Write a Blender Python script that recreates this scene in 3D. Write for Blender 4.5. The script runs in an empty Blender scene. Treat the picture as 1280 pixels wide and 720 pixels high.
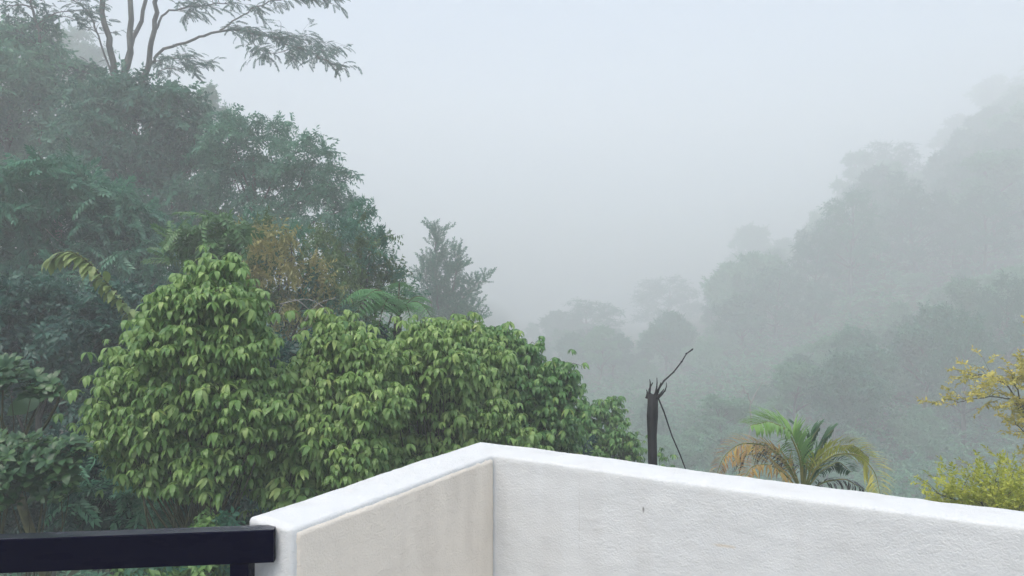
import bpy, math, random
import numpy as np
from mathutils import noise, Vector

# ------------------------------------------------------------------ camera, world, sun, exposure
scene = bpy.context.scene
col = scene.collection
E = 6.55                        # eye height above the garden
FPX = 924.0                     # focal length in photo pixels

cam_data = bpy.data.cameras.new('camera')
cam_data.lens = 26.0
cam_data.sensor_width = 36.0
cam_data.clip_start = 0.05
cam_data.clip_end = 2000
cam = bpy.data.objects.new('camera', cam_data)
cam.location = (0, 0, E)
cam.rotation_euler = (math.radians(90), 0, 0)
col.objects.link(cam)
scene.camera = cam

SUN_EL, SUN_AZ = 63.0, 215.0
world = bpy.data.worlds.new('World')
scene.world = world
world.use_nodes = True
wn, wl = world.node_tree.nodes, world.node_tree.links
wn.clear()
sky = wn.new('ShaderNodeTexSky')
sky.sky_type = 'NISHITA'
sky.sun_disc = False
sky.sun_elevation = math.radians(SUN_EL)
sky.sun_rotation = math.radians(SUN_AZ)
sky.dust_density = 5.0
hs = wn.new('ShaderNodeHueSaturation')
hs.inputs['Saturation'].default_value = 1.2
bg = wn.new('ShaderNodeBackground')
bg.inputs['Strength'].default_value = 0.15
wo = wn.new('ShaderNodeOutputWorld')
wl.new(sky.outputs[0], hs.inputs['Color'])
tint = wn.new('ShaderNodeMixRGB')            # the cool cast of light under a thick cloud deck
tint.blend_type = 'MULTIPLY'
tint.inputs['Fac'].default_value = 1.0
tint.inputs['Color2'].default_value = (0.955, 1.0, 1.0, 1)
wl.new(hs.outputs[0], tint.inputs['Color1'])
wl.new(tint.outputs[0], bg.inputs['Color'])
wl.new(bg.outputs[0], wo.inputs['Surface'])

sd = bpy.data.lights.new('sun', 'SUN')
sd.energy = 1.1
sd.angle = math.radians(35)
sd.color = (1.0, 1.0, 0.98)
sun = bpy.data.objects.new('sun', sd)
az, el = math.radians(SUN_AZ), math.radians(SUN_EL)
to_sun = Vector((math.sin(az) * math.cos(el), math.cos(az) * math.cos(el), math.sin(el)))
sun.rotation_euler = to_sun.to_track_quat('Z', 'Y').to_euler()
col.objects.link(sun)

scene.view_settings.view_transform = 'Standard'
scene.view_settings.look = 'None'
scene.view_settings.gamma = 1.0
scene.view_settings.exposure = 0.88
scene.cycles.volume_bounces = 16
scene.cycles.max_bounces = 20
scene.cycles.diffuse_bounces = 4
scene.cycles.transmission_bounces = 4
scene.cycles.use_denoising = True

HAZE_DENSITY = 0.0088

# ------------------------------------------------------------------ helpers
R = np.random.default_rng(7)
UP = np.array([0.0, 0.0, 1.0])


def P(px, py, Y):
    """the point at depth Y metres that the photo shows at pixel px, py"""
    return np.array([(px - 640.0) / FPX * Y, Y, E - (py - 360.0) / FPX * Y])


def sstep(a, b, x):
    t = np.clip((np.asarray(x, float) - a) / (b - a), 0, 1)
    return t * t * (3 - 2 * t)


def softplus(x):
    return np.log1p(np.exp(np.clip(x, -30, 30))) + np.maximum(np.asarray(x, float) - 30, 0)


def terrain(x, y):
    x = np.asarray(x, float)
    y = np.asarray(y, float)
    left = 9 * (1 - np.exp(-0.42 * softplus((-x - 7) / 2) * 2 / 9)) * sstep(9, 26, y)
    valley = -9 * sstep(9, 45, y) * sstep(-9, 6, x)
    az = np.where(y > 1, x / np.maximum(y, 1), 0)
    ry = np.interp(az, RIDGE_AZ, RIDGE_Y)
    right = (np.interp(az, RIDGE_AZ, RIDGE_Z) + 9) * sstep(42, ry, y) * (x > 0)
    bumps = 0.25 * np.sin(x * 0.31 + 1.3) * np.cos(y * 0.23) + 0.12 * np.sin(x * 0.9) * np.sin(y * 0.7 + 2)
    return left + valley + right + bumps * sstep(6, 14, y)


RIDGE_AZ = (np.array([640, 700, 770, 832, 910, 1000, 1060, 1112, 1168, 1240, 1300, 1400]) - 640) / FPX
RIDGE_Y = 1.42 * np.array([150, 140, 135, 150, 155, 148, 138, 135, 158, 172, 176, 176.0])
RIDGE_PY = np.array([440, 410, 410, 368, 312, 292, 215, 190, 205, 112, 82, 62.0])
RIDGE_Z = np.maximum(E - (RIDGE_PY - 360) / FPX * RIDGE_Y - 15, -9)     # ground some 15 m below the ridge's treetops


def tz(x, y):
    return float(terrain(x, y))


def unit(v):
    v = np.asarray(v, float)
    return v / np.maximum(np.linalg.norm(v, axis=-1, keepdims=True), 1e-9)


def frames(d, up):
    """rotation matrices (n,3,3) whose first column is d and third is near up"""
    d = unit(d)
    y = np.cross(up, d)
    y = np.where(np.linalg.norm(y, axis=-1, keepdims=True) < 1e-4, np.array([0.0, 1.0, 0.0]), y)
    y = unit(y)
    z = np.cross(d, y)
    return np.stack([d, y, z], axis=-1)


class Geo:
    """collects vertices, faces, a per-vertex tint and material slots for ONE mesh"""

    def __init__(self):
        self.V, self.F, self.T, self.n = [], [], [], 0

    def add(self, v, f, tint=0.5, mat=0):
        v = np.asarray(v, float).reshape(-1, 3)
        t = np.broadcast_to(np.asarray(tint, float), (len(v),)) if np.ndim(tint) == 0 else np.asarray(tint, float).ravel()
        for a in (f if isinstance(f, list) else [f]):
            a = np.asarray(a, np.int64)
            if len(a):
                self.F.append((a + self.n, mat))
        self.V.append(v)
        self.T.append(t)
        self.n += len(v)

    def stamp(self, tmpl, M, pos, scale, mat=0, shift=None, rng=R):
        """copies of a template (V, F, leaf ids) with rotations M, positions and scales"""
        v, f, ids = tmpl
        n, k = len(pos), len(v)
        if n == 0:
            return
        w = np.einsum('nij,kj->nki', M, v) * np.asarray(scale, float).reshape(-1, 1, 1) + np.asarray(pos)[:, None, :]
        nl = ids.max() + 1
        per = rng.random((n, nl))
        sh = rng.random(n) if shift is None else shift
        tint = (0.55 * per + 0.45 * np.asarray(sh)[:, None])[:, ids]
        off = (np.arange(n) * k)[:, None, None]
        fs = [(np.asarray(a)[None] + off).reshape(-1, np.asarray(a).shape[1]) for a in f if len(a)]
        self.add(w.reshape(-1, 3), fs, tint.ravel(), mat)

    def tube(self, pts, rad, seg=6, tint=0.5, mat=0, cap=True):
        pts = np.asarray(pts, float)
        rad = np.broadcast_to(np.asarray(rad, float), (len(pts),))
        d = np.gradient(pts, axis=0)
        ref = np.array([0.31, 0.17, 0.93]) if abs(unit(d.mean(0))[2]) < 0.85 else np.array([0.93, 0.2, 0.1])
        M = frames(d, np.broadcast_to(ref, d.shape))
        a = np.linspace(0, 2 * np.pi, seg, endpoint=False)
        ring = np.cos(a)[None, :, None] * M[:, None, :, 1] + np.sin(a)[None, :, None] * M[:, None, :, 2]
        v = pts[:, None, :] + ring * rad[:, None, None]
        n = len(pts)
        i = np.arange(n - 1)[:, None] * seg
        j = np.arange(seg)[None, :]
        j2 = (j + 1) % seg
        q = np.stack([i + j, i + j2, i + seg + j2, i + seg + j], -1).reshape(-1, 4)
        fs = [q]
        if cap:
            fs.append(np.array([list(range((n - 1) * seg, n * seg))]))
            fs.append(np.array([list(range(seg))[::-1]]))
        self.add(v.reshape(-1, 3), fs, tint, mat)

    def box(self, lo, hi, mat=0):
        (a, b, c), (d, e, f) = lo, hi
        v = [(a, b, c), (d, b, c), (d, e, c), (a, e, c), (a, b, f), (d, b, f), (d, e, f), (a, e, f)]
        q = [(0, 3, 2, 1), (4, 5, 6, 7), (0, 1, 5, 4), (1, 2, 6, 5), (2, 3, 7, 6), (3, 0, 4, 7)]
        self.add(v, np.array(q), 0.5, mat)

    def mesh(self, name, mats, smooth=True):
        V = np.concatenate(self.V)
        me = bpy.data.meshes.new(name)
        loops = np.concatenate([a.ravel() for a, _ in self.F])
        sizes = np.concatenate([np.full(len(a), a.shape[1]) for a, _ in self.F])
        mi = np.concatenate([np.full(len(a), m) for a, m in self.F])
        me.vertices.add(len(V))
        me.vertices.foreach_set('co', V.astype(np.float32).ravel())
        me.loops.add(len(loops))
        me.loops.foreach_set('vertex_index', loops.astype(np.int32))
        me.polygons.add(len(sizes))
        starts = np.concatenate([[0], np.cumsum(sizes)[:-1]])
        me.polygons.foreach_set('loop_start', starts.astype(np.int32))
        me.polygons.foreach_set('loop_total', sizes.astype(np.int32))
        me.polygons.foreach_set('material_index', mi.astype(np.int32))
        me.polygons.foreach_set('use_smooth', np.full(len(sizes), bool(smooth)))
        for m in (mats if isinstance(mats, (list, tuple)) else [mats]):
            me.materials.append(m)
        at = me.attributes.new('tint', 'FLOAT', 'POINT')
        at.data.foreach_set('value', np.concatenate(self.T).astype(np.float32))
        me.update(calc_edges=True)
        return me

    def build(self, name, mats, parent=None, loc=None, smooth=True):
        """links the mesh; the vertices are given in world space and moved to the parent's or own origin"""
        org = np.zeros(3)
        if parent is not None:
            org = wpos(parent)
        elif loc is not None:
            org = np.asarray(loc, float)
        self.V = [v - org for v in self.V]
        o = bpy.data.objects.new(name, self.mesh(name, mats, smooth))
        col.objects.link(o)
        if parent is not None:
            o.parent = parent
        else:
            o.location = org
        return o


def wpos(o):
    p = np.array(o.location)
    while o.parent is not None:
        o = o.parent
        p = p + np.array(o.location)
    return p


def tag(o, label=None, cat=None, group=None, kind=None):
    if label: o['label'] = label
    if cat: o['category'] = cat
    if group: o['group'] = group
    if kind: o['kind'] = kind
    return o


def thing(name, loc, label, cat, group=None):
    o = bpy.data.objects.new(name, None)
    o.empty_display_size = 0.3
    o.location = loc
    col.objects.link(o)
    return tag(o, label, cat, group)


# ------------------------------------------------------------------ materials
def mat_base(name):
    m = bpy.data.materials.new(name)
    m.use_nodes = True
    nt = m.node_tree
    return m, nt.nodes, nt.links, nt.nodes['Principled BSDF'], nt.nodes['Material Output']


def leaf_mat(name, stops, rough=0.42, transl=0.3, spec=0.45):
    """colour per leaf from the tint attribute and the object's random number"""
    m, n, l, b, out = mat_base(name)
    at = n.new('ShaderNodeAttribute'); at.attribute_name = 'tint'
    oi = n.new('ShaderNodeObjectInfo')
    mu = n.new('ShaderNodeMath'); mu.operation = 'MULTIPLY'; mu.inputs[1].default_value = 0.62
    ma = n.new('ShaderNodeMath'); ma.operation = 'MULTIPLY_ADD'; ma.inputs[1].default_value = 0.38
    l.new(at.outputs['Fac'], mu.inputs[0])
    l.new(oi.outputs['Random'], ma.inputs[0])
    l.new(mu.outputs[0], ma.inputs[2])
    cr = n.new('ShaderNodeValToRGB')
    e = cr.color_ramp.elements
    while len(e) < len(stops):
        e.new(0.5)
    for k, (p, c) in enumerate(stops):
        e[k].position = p
        e[k].color = (*c, 1)
    l.new(ma.outputs[0], cr.inputs['Fac'])
    l.new(cr.outputs['Color'], b.inputs['Base Color'])
    b.inputs['Roughness'].default_value = rough
    b.inputs['Specular IOR Level'].default_value = spec
    tr = n.new('ShaderNodeBsdfTranslucent')
    l.new(cr.outputs['Color'], tr.inputs['Color'])
    mx = n.new('ShaderNodeMixShader'); mx.inputs[0].default_value = transl
    l.new(b.outputs[0], mx.inputs[1]); l.new(tr.outputs[0], mx.inputs[2])
    l.new(mx.outputs[0], out.inputs['Surface'])
    return m


def noise_mat(name, c1, c2, scale=6, rough=0.85, bump=0.3, spec=0.3, detail=6, stretch=(1, 1, 1)):
    m, n, l, b, out = mat_base(name)
    tc = n.new('ShaderNodeTexCoord')
    mp = n.new('ShaderNodeMapping'); mp.inputs['Scale'].default_value = stretch
    nz = n.new('ShaderNodeTexNoise'); nz.inputs['Scale'].default_value = scale; nz.inputs['Detail'].default_value = detail
    l.new(tc.outputs['Object'], mp.inputs[0]); l.new(mp.outputs[0], nz.inputs['Vector'])
    cr = n.new('ShaderNodeValToRGB')
    cr.color_ramp.elements[0].position = 0.35; cr.color_ramp.elements[0].color = (*c1, 1)
    cr.color_ramp.elements[1].position = 0.68; cr.color_ramp.elements[1].color = (*c2, 1)
    l.new(nz.outputs['Fac'], cr.inputs['Fac']); l.new(cr.outputs[0], b.inputs['Base Color'])
    bp = n.new('ShaderNodeBump'); bp.inputs['Strength'].default_value = bump; bp.inputs['Distance'].default_value = 0.02
    l.new(nz.outputs['Fac'], bp.inputs['Height']); l.new(bp.outputs[0], b.inputs['Normal'])
    b.inputs['Roughness'].default_value = rough
    b.inputs['Specular IOR Level'].default_value = spec
    return m


M = {}
M['bright'] = leaf_mat('bright_green_leaf', [(0.0, (0.09, 0.21, 0.07)), (0.35, (0.22, 0.38, 0.11)), (0.75, (0.38, 0.53, 0.17)), (1.0, (0.48, 0.58, 0.20))], rough=0.36, transl=0.36, spec=0.5)
M['mid'] = leaf_mat('mid_green_leaf', [(0.0, (0.07, 0.19, 0.07)), (0.45, (0.16, 0.33, 0.10)), (0.85, (0.27, 0.44, 0.13)), (1.0, (0.36, 0.43, 0.13))], rough=0.36, transl=0.36, spec=0.5)
M['dark'] = leaf_mat('dark_green_leaf', [(0.0, (0.03, 0.115, 0.08)), (0.4, (0.075, 0.23, 0.145)), (0.75, (0.14, 0.35, 0.21)), (1.0, (0.22, 0.46, 0.28))], rough=0.36, transl=0.45, spec=0.5)
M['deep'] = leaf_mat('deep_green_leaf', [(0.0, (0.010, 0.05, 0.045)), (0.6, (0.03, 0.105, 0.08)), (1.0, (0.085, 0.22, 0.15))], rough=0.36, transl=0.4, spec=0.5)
M['olive'] = leaf_mat('olive_leaf', [(0.0, (0.06, 0.14, 0.05)), (0.5, (0.12, 0.21, 0.07)), (0.85, (0.21, 0.28, 0.09)), (1.0, (0.30, 0.30, 0.11))])
M['brown'] = leaf_mat('browning_leaf', [(0.0, (0.15, 0.19, 0.07)), (0.35, (0.31, 0.32, 0.115)), (0.7, (0.50, 0.44, 0.17)), (1.0, (0.60, 0.50, 0.22))], transl=0.4)
M['fresh'] = leaf_mat('fresh_green_leaf', [(0.0, (0.06, 0.16, 0.055)), (0.6, (0.12, 0.25, 0.08)), (1.0, (0.20, 0.35, 0.11))], rough=0.36)
M['shade'] = leaf_mat('glossy_shade_leaf', [(0.0, (0.03, 0.09, 0.045)), (0.6, (0.07, 0.16, 0.06)), (1.0, (0.14, 0.26, 0.09))], rough=0.3, spec=0.5)
M['fern'] = leaf_mat('fern_green_leaf', [(0.0, (0.10, 0.27, 0.10)), (1.0, (0.17, 0.38, 0.14))], rough=0.55)
M['yellowgreen'] = leaf_mat('yellow_green_leaf', [(0.0, (0.14, 0.23, 0.07)), (1.0, (0.28, 0.36, 0.12))])
M['gold'] = leaf_mat('golden_leaf', [(0.0, (0.28, 0.36, 0.04)), (0.5, (0.54, 0.56, 0.06)), (1.0, (0.74, 0.66, 0.08))])
M['amber'] = leaf_mat('amber_leaf', [(0.0, (0.28, 0.30, 0.06)), (0.5, (0.58, 0.52, 0.11)), (1.0, (0.70, 0.58, 0.17))])
M['hill_a'] = leaf_mat('hillside_green_leaf', [(0.0, (0.025, 0.11, 0.07)), (0.6, (0.06, 0.22, 0.125)), (1.0, (0.12, 0.35, 0.19))], rough=0.45, transl=0.3, spec=0.25)
M['hill_b'] = leaf_mat('hillside_pale_leaf', [(0.0, (0.07, 0.21, 0.12)), (1.0, (0.20, 0.45, 0.24))], rough=0.45, transl=0.3, spec=0.25)
M['broad'] = leaf_mat('broad_pale_leaf', [(0.0, (0.10, 0.19, 0.09)), (1.0, (0.14, 0.24, 0.11))], rough=0.5)
M['bark'] = noise_mat('grey_bark', (0.05, 0.045, 0.04), (0.16, 0.15, 0.13), 5, stretch=(1, 1, 0.25))
M['pale_bark'] = noise_mat('pale_bark', (0.22, 0.21, 0.19), (0.42, 0.40, 0.37), 5, stretch=(1, 1, 0.25))
M['stem'] = noise_mat('green_brown_stem', (0.05, 0.06, 0.03), (0.11, 0.11, 0.05), 9)
M['char'] = noise_mat('charred_wood', (0.006, 0.006, 0.008), (0.03, 0.028, 0.03), 30, rough=0.7, bump=0.9, stretch=(1, 1, 0.15))
M['ground'] = noise_mat('forest_ground', (0.02, 0.03, 0.015), (0.06, 0.075, 0.03), 0.8, rough=0.95, detail=10)
M['concrete'] = noise_mat('concrete', (0.26, 0.25, 0.24), (0.36, 0.35, 0.33), 4)


def black_paint(name, spec, wet):
    m, n, l, b, out = mat_base(name)
    tc = n.new('ShaderNodeTexCoord')
    nz = n.new('ShaderNodeTexNoise'); nz.inputs['Scale'].default_value = 9; nz.inputs['Detail'].default_value = 5
    mp = n.new('ShaderNodeMapping'); mp.inputs['Scale'].default_value = (1, 3, 3)
    l.new(tc.outputs['Object'], mp.inputs[0]); l.new(mp.outputs[0], nz.inputs['Vector'])
    cr = n.new('ShaderNodeValToRGB')
    cr.color_ramp.elements[0].position = 0.38; cr.color_ramp.elements[0].color = (0.03 if wet else 0.2,) * 3 + (1,)
    cr.color_ramp.elements[1].position = 0.60; cr.color_ramp.elements[1].color = (0.3 if wet else 0.4,) * 3 + (1,)
    l.new(nz.outputs['Fac'], cr.inputs['Fac']); l.new(cr.outputs[0], b.inputs['Roughness'])
    b.inputs['Base Color'].default_value = (0.0012, 0.0012, 0.012, 1)
    b.inputs['Specular IOR Level'].default_value = spec
    bp = n.new('ShaderNodeBump'); bp.inputs['Strength'].default_value = 0.15; bp.inputs['Distance'].default_value = 0.004
    l.new(nz.outputs['Fac'], bp.inputs['Height']); l.new(bp.outputs[0], b.inputs['Normal'])
    return m


def plaster(name, base, dirt, dirt_amt, stains=()):
    """painted render: fine sand grain, brushed flaking ridges, faint dirt; stains are (centre, radii, colour, amount)"""
    m, n, l, b, out = mat_base(name)
    tc = n.new('ShaderNodeTexCoord')
    geo = n.new('ShaderNodeNewGeometry')
    grain = n.new('ShaderNodeTexNoise'); grain.inputs['Scale'].default_value = 190; grain.inputs['Detail'].default_value = 4
    mp = n.new('ShaderNodeMapping'); mp.inputs['Scale'].default_value = (1, 1, 1.7)
    ridge = n.new('ShaderNodeTexNoise'); ridge.inputs['Scale'].default_value = 22; ridge.inputs['Detail'].default_value = 7
    ridge.inputs['Roughness'].default_value = 0.62; ridge.inputs['Distortion'].default_value = 0.25
    big = n.new('ShaderNodeTexNoise'); big.inputs['Scale'].default_value = 3.2; big.inputs['Detail'].default_value = 8
    l.new(geo.outputs['Position'], mp.inputs[0])
    l.new(geo.outputs['Position'], grain.inputs['Vector'])
    l.new(mp.outputs[0], ridge.inputs['Vector'])
    l.new(geo.outputs['Position'], big.inputs['Vector'])
    rr = n.new('ShaderNodeValToRGB')
    rr.color_ramp.elements[0].position = 0.47; rr.color_ramp.elements[1].position = 0.56
    l.new(ridge.outputs['Fac'], rr.inputs['Fac'])
    gate = n.new('ShaderNodeValToRGB')
    gate.color_ramp.elements[0].position = 0.38; gate.color_ramp.elements[1].position = 0.58
    l.new(big.outputs['Fac'], gate.inputs['Fac'])
    pr = n.new('ShaderNodeMath'); pr.operation = 'MULTIPLY'
    l.new(rr.outputs[0], pr.inputs[0]); l.new(gate.outputs[0], pr.inputs[1])
    b1 = n.new('ShaderNodeBump'); b1.inputs['Strength'].default_value = 0.30; b1.inputs['Distance'].default_value = 0.0028
    l.new(pr.outputs[0], b1.inputs['Height'])
    b2 = n.new('ShaderNodeBump'); b2.inputs['Strength'].default_value = 0.75; b2.inputs['Distance'].default_value = 0.0026
    l.new(grain.outputs['Fac'], b2.inputs['Height']); l.new(b1.outputs[0], b2.inputs['Normal'])
    l.new(b2.outputs[0], b.inputs['Normal'])
    # colour: base with streaky dirt
    mp2 = n.new('ShaderNodeMapping'); mp2.inputs['Scale'].default_value = (7, 7, 0.9)
    st = n.new('ShaderNodeTexNoise'); st.inputs['Scale'].default_value = 1.6; st.inputs['Detail'].default_value = 7
    l.new(geo.outputs['Position'], mp2.inputs[0]); l.new(mp2.outputs[0], st.inputs['Vector'])
    sr = n.new('ShaderNodeValToRGB')
    sr.color_ramp.elements[0].position = 0.45; sr.color_ramp.elements[0].color = (0, 0, 0, 1)
    sr.color_ramp.elements[1].position = 0.85; sr.color_ramp.elements[1].color = (dirt_amt,) * 3 + (1,)
    l.new(st.outputs['Fac'], sr.inputs['Fac'])
    mix = n.new('ShaderNodeMixRGB'); mix.inputs['Color1'].default_value = (*base, 1); mix.inputs['Color2'].default_value = (*dirt, 1)
    l.new(sr.outputs[0], mix.inputs['Fac'])
    last = mix
    for c, rad, colr, amt in stains:
        vm = n.new('ShaderNodeVectorMath'); vm.operation = 'SUBTRACT'; vm.inputs[1].default_value = tuple(c)
        l.new(geo.outputs['Position'], vm.inputs[0])
        vd = n.new('ShaderNodeVectorMath'); vd.operation = 'DIVIDE'; vd.inputs[1].default_value = tuple(rad)
        l.new(vm.outputs[0], vd.inputs[0])
        nz = n.new('ShaderNodeTexNoise'); nz.inputs['Scale'].default_value = 60; nz.inputs['Detail'].default_value = 4
        l.new(geo.outputs['Position'], nz.inputs['Vector'])
        ln = n.new('ShaderNodeVectorMath'); ln.operation = 'LENGTH'
        l.new(vd.outputs[0], ln.inputs[0])
        ad = n.new('ShaderNodeMath'); ad.operation = 'MULTIPLY_ADD'; ad.inputs[1].default_value = 1.6
        l.new(nz.outputs['Fac'], ad.inputs[0]); l.new(ln.outputs['Value'], ad.inputs[2])
        mr = n.new('ShaderNodeMapRange')
        mr.inputs['From Min'].default_value = 1.0; mr.inputs['From Max'].default_value = 1.8
        mr.inputs['To Min'].default_value = amt; mr.inputs['To Max'].default_value = 0
        l.new(ad.outputs[0], mr.inputs['Value'])
        mx = n.new('ShaderNodeMixRGB'); mx.inputs['Color2'].default_value = (*colr, 1)
        l.new(mr.outputs[0], mx.inputs['Fac']); l.new(last.outputs[0], mx.inputs['Color1'])
        last = mx
    l.new(last.outputs[0], b.inputs['Base Color'])
    b.inputs['Roughness'].default_value = 0.8
    b.inputs['Specular IOR Level'].default_value = 0.3
    return m


# ------------------------------------------------------------------ setting: ground, balcony
def sheet():
    xs = np.concatenate([np.linspace(-170, -40, 40), np.linspace(-38, 40, 100), np.linspace(42, 250, 80)])
    ys = np.concatenate([np.linspace(-70, -5, 20), np.linspace(-4, 60, 90), np.linspace(62, 390, 110)])
    X, Y = np.meshgrid(xs, ys)
    V = np.stack([X, Y, terrain(X, Y)], -1).reshape(-1, 3)
    nx = len(xs)
    i = np.arange(len(ys) - 1)[:, None] * nx + np.arange(nx - 1)[None]
    F = np.stack([i, i + 1, i + nx + 1, i + nx], -1).reshape(-1, 4)
    g = Geo(); g.add(V, F)
    tag(g.build('ground', M['ground']), kind='structure')


sheet()

H = 0.55                                   # eye above the parapet's top
TOP = E - H
FLOOR = E - 1.55
CI = np.array([-0.059, 2.365])             # inner corner of the parapet
DR = unit(np.array([0.882, -0.471]))       # along the right wing
DL = unit(np.array([-0.545, -0.84]))       # along the left wing
TH = 0.155
LEFT_LEN, RIGHT_LEN = 0.80, 3.6
NR = np.array([-DR[1], DR[0]])             # outward normals
NL = np.array([DL[1], -DL[0]])
if NR[1] < 0: NR = -NR
if NL[0] > 0: NL = -NL


def parapet():
    # mitred centre path: stations carry the inner point and the vector to the outer one
    mit = (NR + NL) / (1 + NR @ NL) * TH
    st = []
    rr = 0.012
    nL = int(LEFT_LEN / 0.011)
    for k in range(nL):
        s = LEFT_LEN * (1 - k / nL)
        w = max(0.0, 1 - s / 0.06)
        st.append((CI + DL * s, NL * TH * (1 - w) + mit * w, 0.0))
    nR = int(RIGHT_LEN / 0.013)
    for k in range(nR + 1):
        s = RIGHT_LEN * k / nR
        w = max(0.0, 1 - s / 0.06)
        st.append((CI + DR * s, NR * TH * (1 - w) + mit * w, 0.0))
    # rounded left end: extra rings set in
    ends = []
    for a in np.linspace(90, 15, 6):
        t = math.radians(a)
        ends.append((CI + DL * (LEFT_LEN + rr * math.sin(t)), NL * TH, rr * (1 - math.cos(t))))
    st = ends + st
    # profile: (u across 0 inner..1 outer, depth below top)
    prof = []
    zs = np.concatenate([[1.62, 1.2, 0.9], np.linspace(0.72, 0.02, 63)])
    prof += [(0.0, -z, 0) for z in zs]
    rc = 0.012
    for a in np.linspace(0, 90, 7)[1:]:
        t = math.radians(a)
        prof.append((rc * (1 - math.cos(t)), -rc * (1 - math.sin(t)), 0))
    for u in np.linspace(0.022, TH - 0.022, 13):
        prof.append((u, 0.004 * math.sin(math.pi * u / TH), 0))
    for a in np.linspace(90, 0, 7):
        t = math.radians(a)
        prof.append((TH - rc * (1 - math.cos(t)), -rc * (1 - math.sin(t)), 0))
    prof += [(TH, -z, 0) for z in (0.05, 0.1, 0.2, 0.4, 0.8, 1.62)]
    rows = []
    for (p, nv, ins) in st:
        un = nv / TH
        row = []
        for (u, dz, _) in prof:
            uu = ins + u * (TH - 2 * ins) / TH
            q = p + un * uu
            lift = 0.017 * math.exp(-((np.hypot(*(p - CI)) / 0.55) ** 2))      # the hand-built top rises a little to the corner
            row.append((q[0], q[1], TOP + lift + min(dz, -ins if ins else dz)))
        rows.append(row)
    V = np.array(rows)
    ns, npf = V.shape[:2]
    Vf = V.reshape(-1, 3)
    # lumpy hand-trowelled surface
    amp = np.zeros(len(Vf))
    for i, v in enumerate(Vf):
        amp[i] = (0.003 * noise.noise(Vector((v * 4.0).tolist())) + 0.0022 * noise.noise(Vector((v * 17.0).tolist()))
                  + 0.0012 * noise.noise(Vector((v * np.array([45.0, 45.0, 80.0])).tolist())))
    d0 = np.gradient(V, axis=0); d1 = np.gradient(V, axis=1)
    nrm = unit(np.cross(d0, d1)).reshape(-1, 3)
    Vf = Vf + nrm * amp[:, None]
    i = np.arange(ns - 1)[:, None] * npf + np.arange(npf - 1)[None]
    F = np.stack([i, i + npf, i + npf + 1, i + 1], -1).reshape(-1, 4)
    g = Geo()
    g.add(Vf, [F, np.array([list(range(npf))]), np.array([list(range((ns - 1) * npf, ns * npf))[::-1]])])
    base = np.array([CI[0], CI[1], FLOOR])
    root = thing('parapet_wall', base, 'white plastered parapet wall turning a corner round the balcony', 'wall')
    # marks on the right wing: where the photo shows them, on its inner face
    def on_wall(px, py):
        dx = (px - 640) / FPX
        A = np.array([[dx, -DR[0]], [1.0, -DR[1]]])
        Yd, s = np.linalg.solve(A, CI)
        return np.array([dx * Yd, Yd, E - (py - 360) / FPX * Yd])
    stain = on_wall(905, 682); nick = on_wall(804, 636); crack = on_wall(724, 650)
    m = plaster('white_plaster_paint', (0.715, 0.725, 0.72), (0.58, 0.57, 0.55), 0.5,
                stains=[(stain, (0.035, 0.035, 0.007), (0.62, 0.50, 0.33), 0.6),
                        (nick, (0.004, 0.004, 0.012), (0.10, 0.09, 0.08), 0.9),
                        (crack, (0.0022, 0.004, 0.17), (0.55, 0.54, 0.52), 0.55)])
    g.build('wall_body', m, root)
    # the left wing's inner face is finished in cream paint, a skin 3 mm proud
    g = Geo()
    ss = np.linspace(0.003, LEFT_LEN + 0.004, 100)
    zz = np.concatenate([[-1.55, -1.1, -0.85], np.linspace(-0.7, -0.008, 90)])
    S, Z = np.meshgrid(ss, zz)
    W = np.stack([CI[0] + DL[0] * S, CI[1] + DL[1] * S, TOP + 0.017 * np.exp(-(S / 0.55) ** 2) + Z], -1)
    off = np.array([[0.0055 + 0.003 * noise.noise(Vector((w * 6).tolist())) + 0.0012 * noise.noise(Vector((w * 30).tolist())) for w in r] for r in W])
    edge = np.minimum(np.minimum(S - ss[0], ss[-1] - S) / 0.006, (zz[-1] - Z) / 0.006)
    edge = edge + np.array([[0.9 * noise.noise(Vector((w * 70).tolist())) for w in r] for r in W])
    off = off * sstep(-0.2, 1.0, edge) - 0.012 * (1 - sstep(-0.2, 1.0, edge))
    W = W - np.array([NL[0], NL[1], 0]) * off[..., None]
    B = W + np.array([NL[0], NL[1], 0]) * 0.03
    ny, nx = S.shape
    i = np.arange(ny - 1)[:, None] * nx + np.arange(nx - 1)[None]
    F = np.stack([i, i + 1, i + nx + 1, i + nx], -1).reshape(-1, 4)
    g.add(W.reshape(-1, 3), F)
    rim = list(range(nx)) + [k * nx + nx - 1 for k in range(1, ny)] + [(ny - 1) * nx + k for k in range(nx - 2, -1, -1)] + [k * nx for k in range(ny - 2, 0, -1)]
    vr = np.concatenate([W.reshape(-1, 3)[rim], B.reshape(-1, 3)[rim]])
    k = np.arange(len(rim)); k2 = (k + 1) % len(rim)
    g.add(vr, np.stack([k, k + len(rim), k2 + len(rim), k2], -1))
    mc = plaster('cream_plaster_paint', (0.86, 0.79, 0.69), (0.60, 0.53, 0.45), 0.6)
    o = g.build('inner_face', mc, root)
    o['label'] = 'cream painted inner face of the left wing'


parapet()


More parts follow.
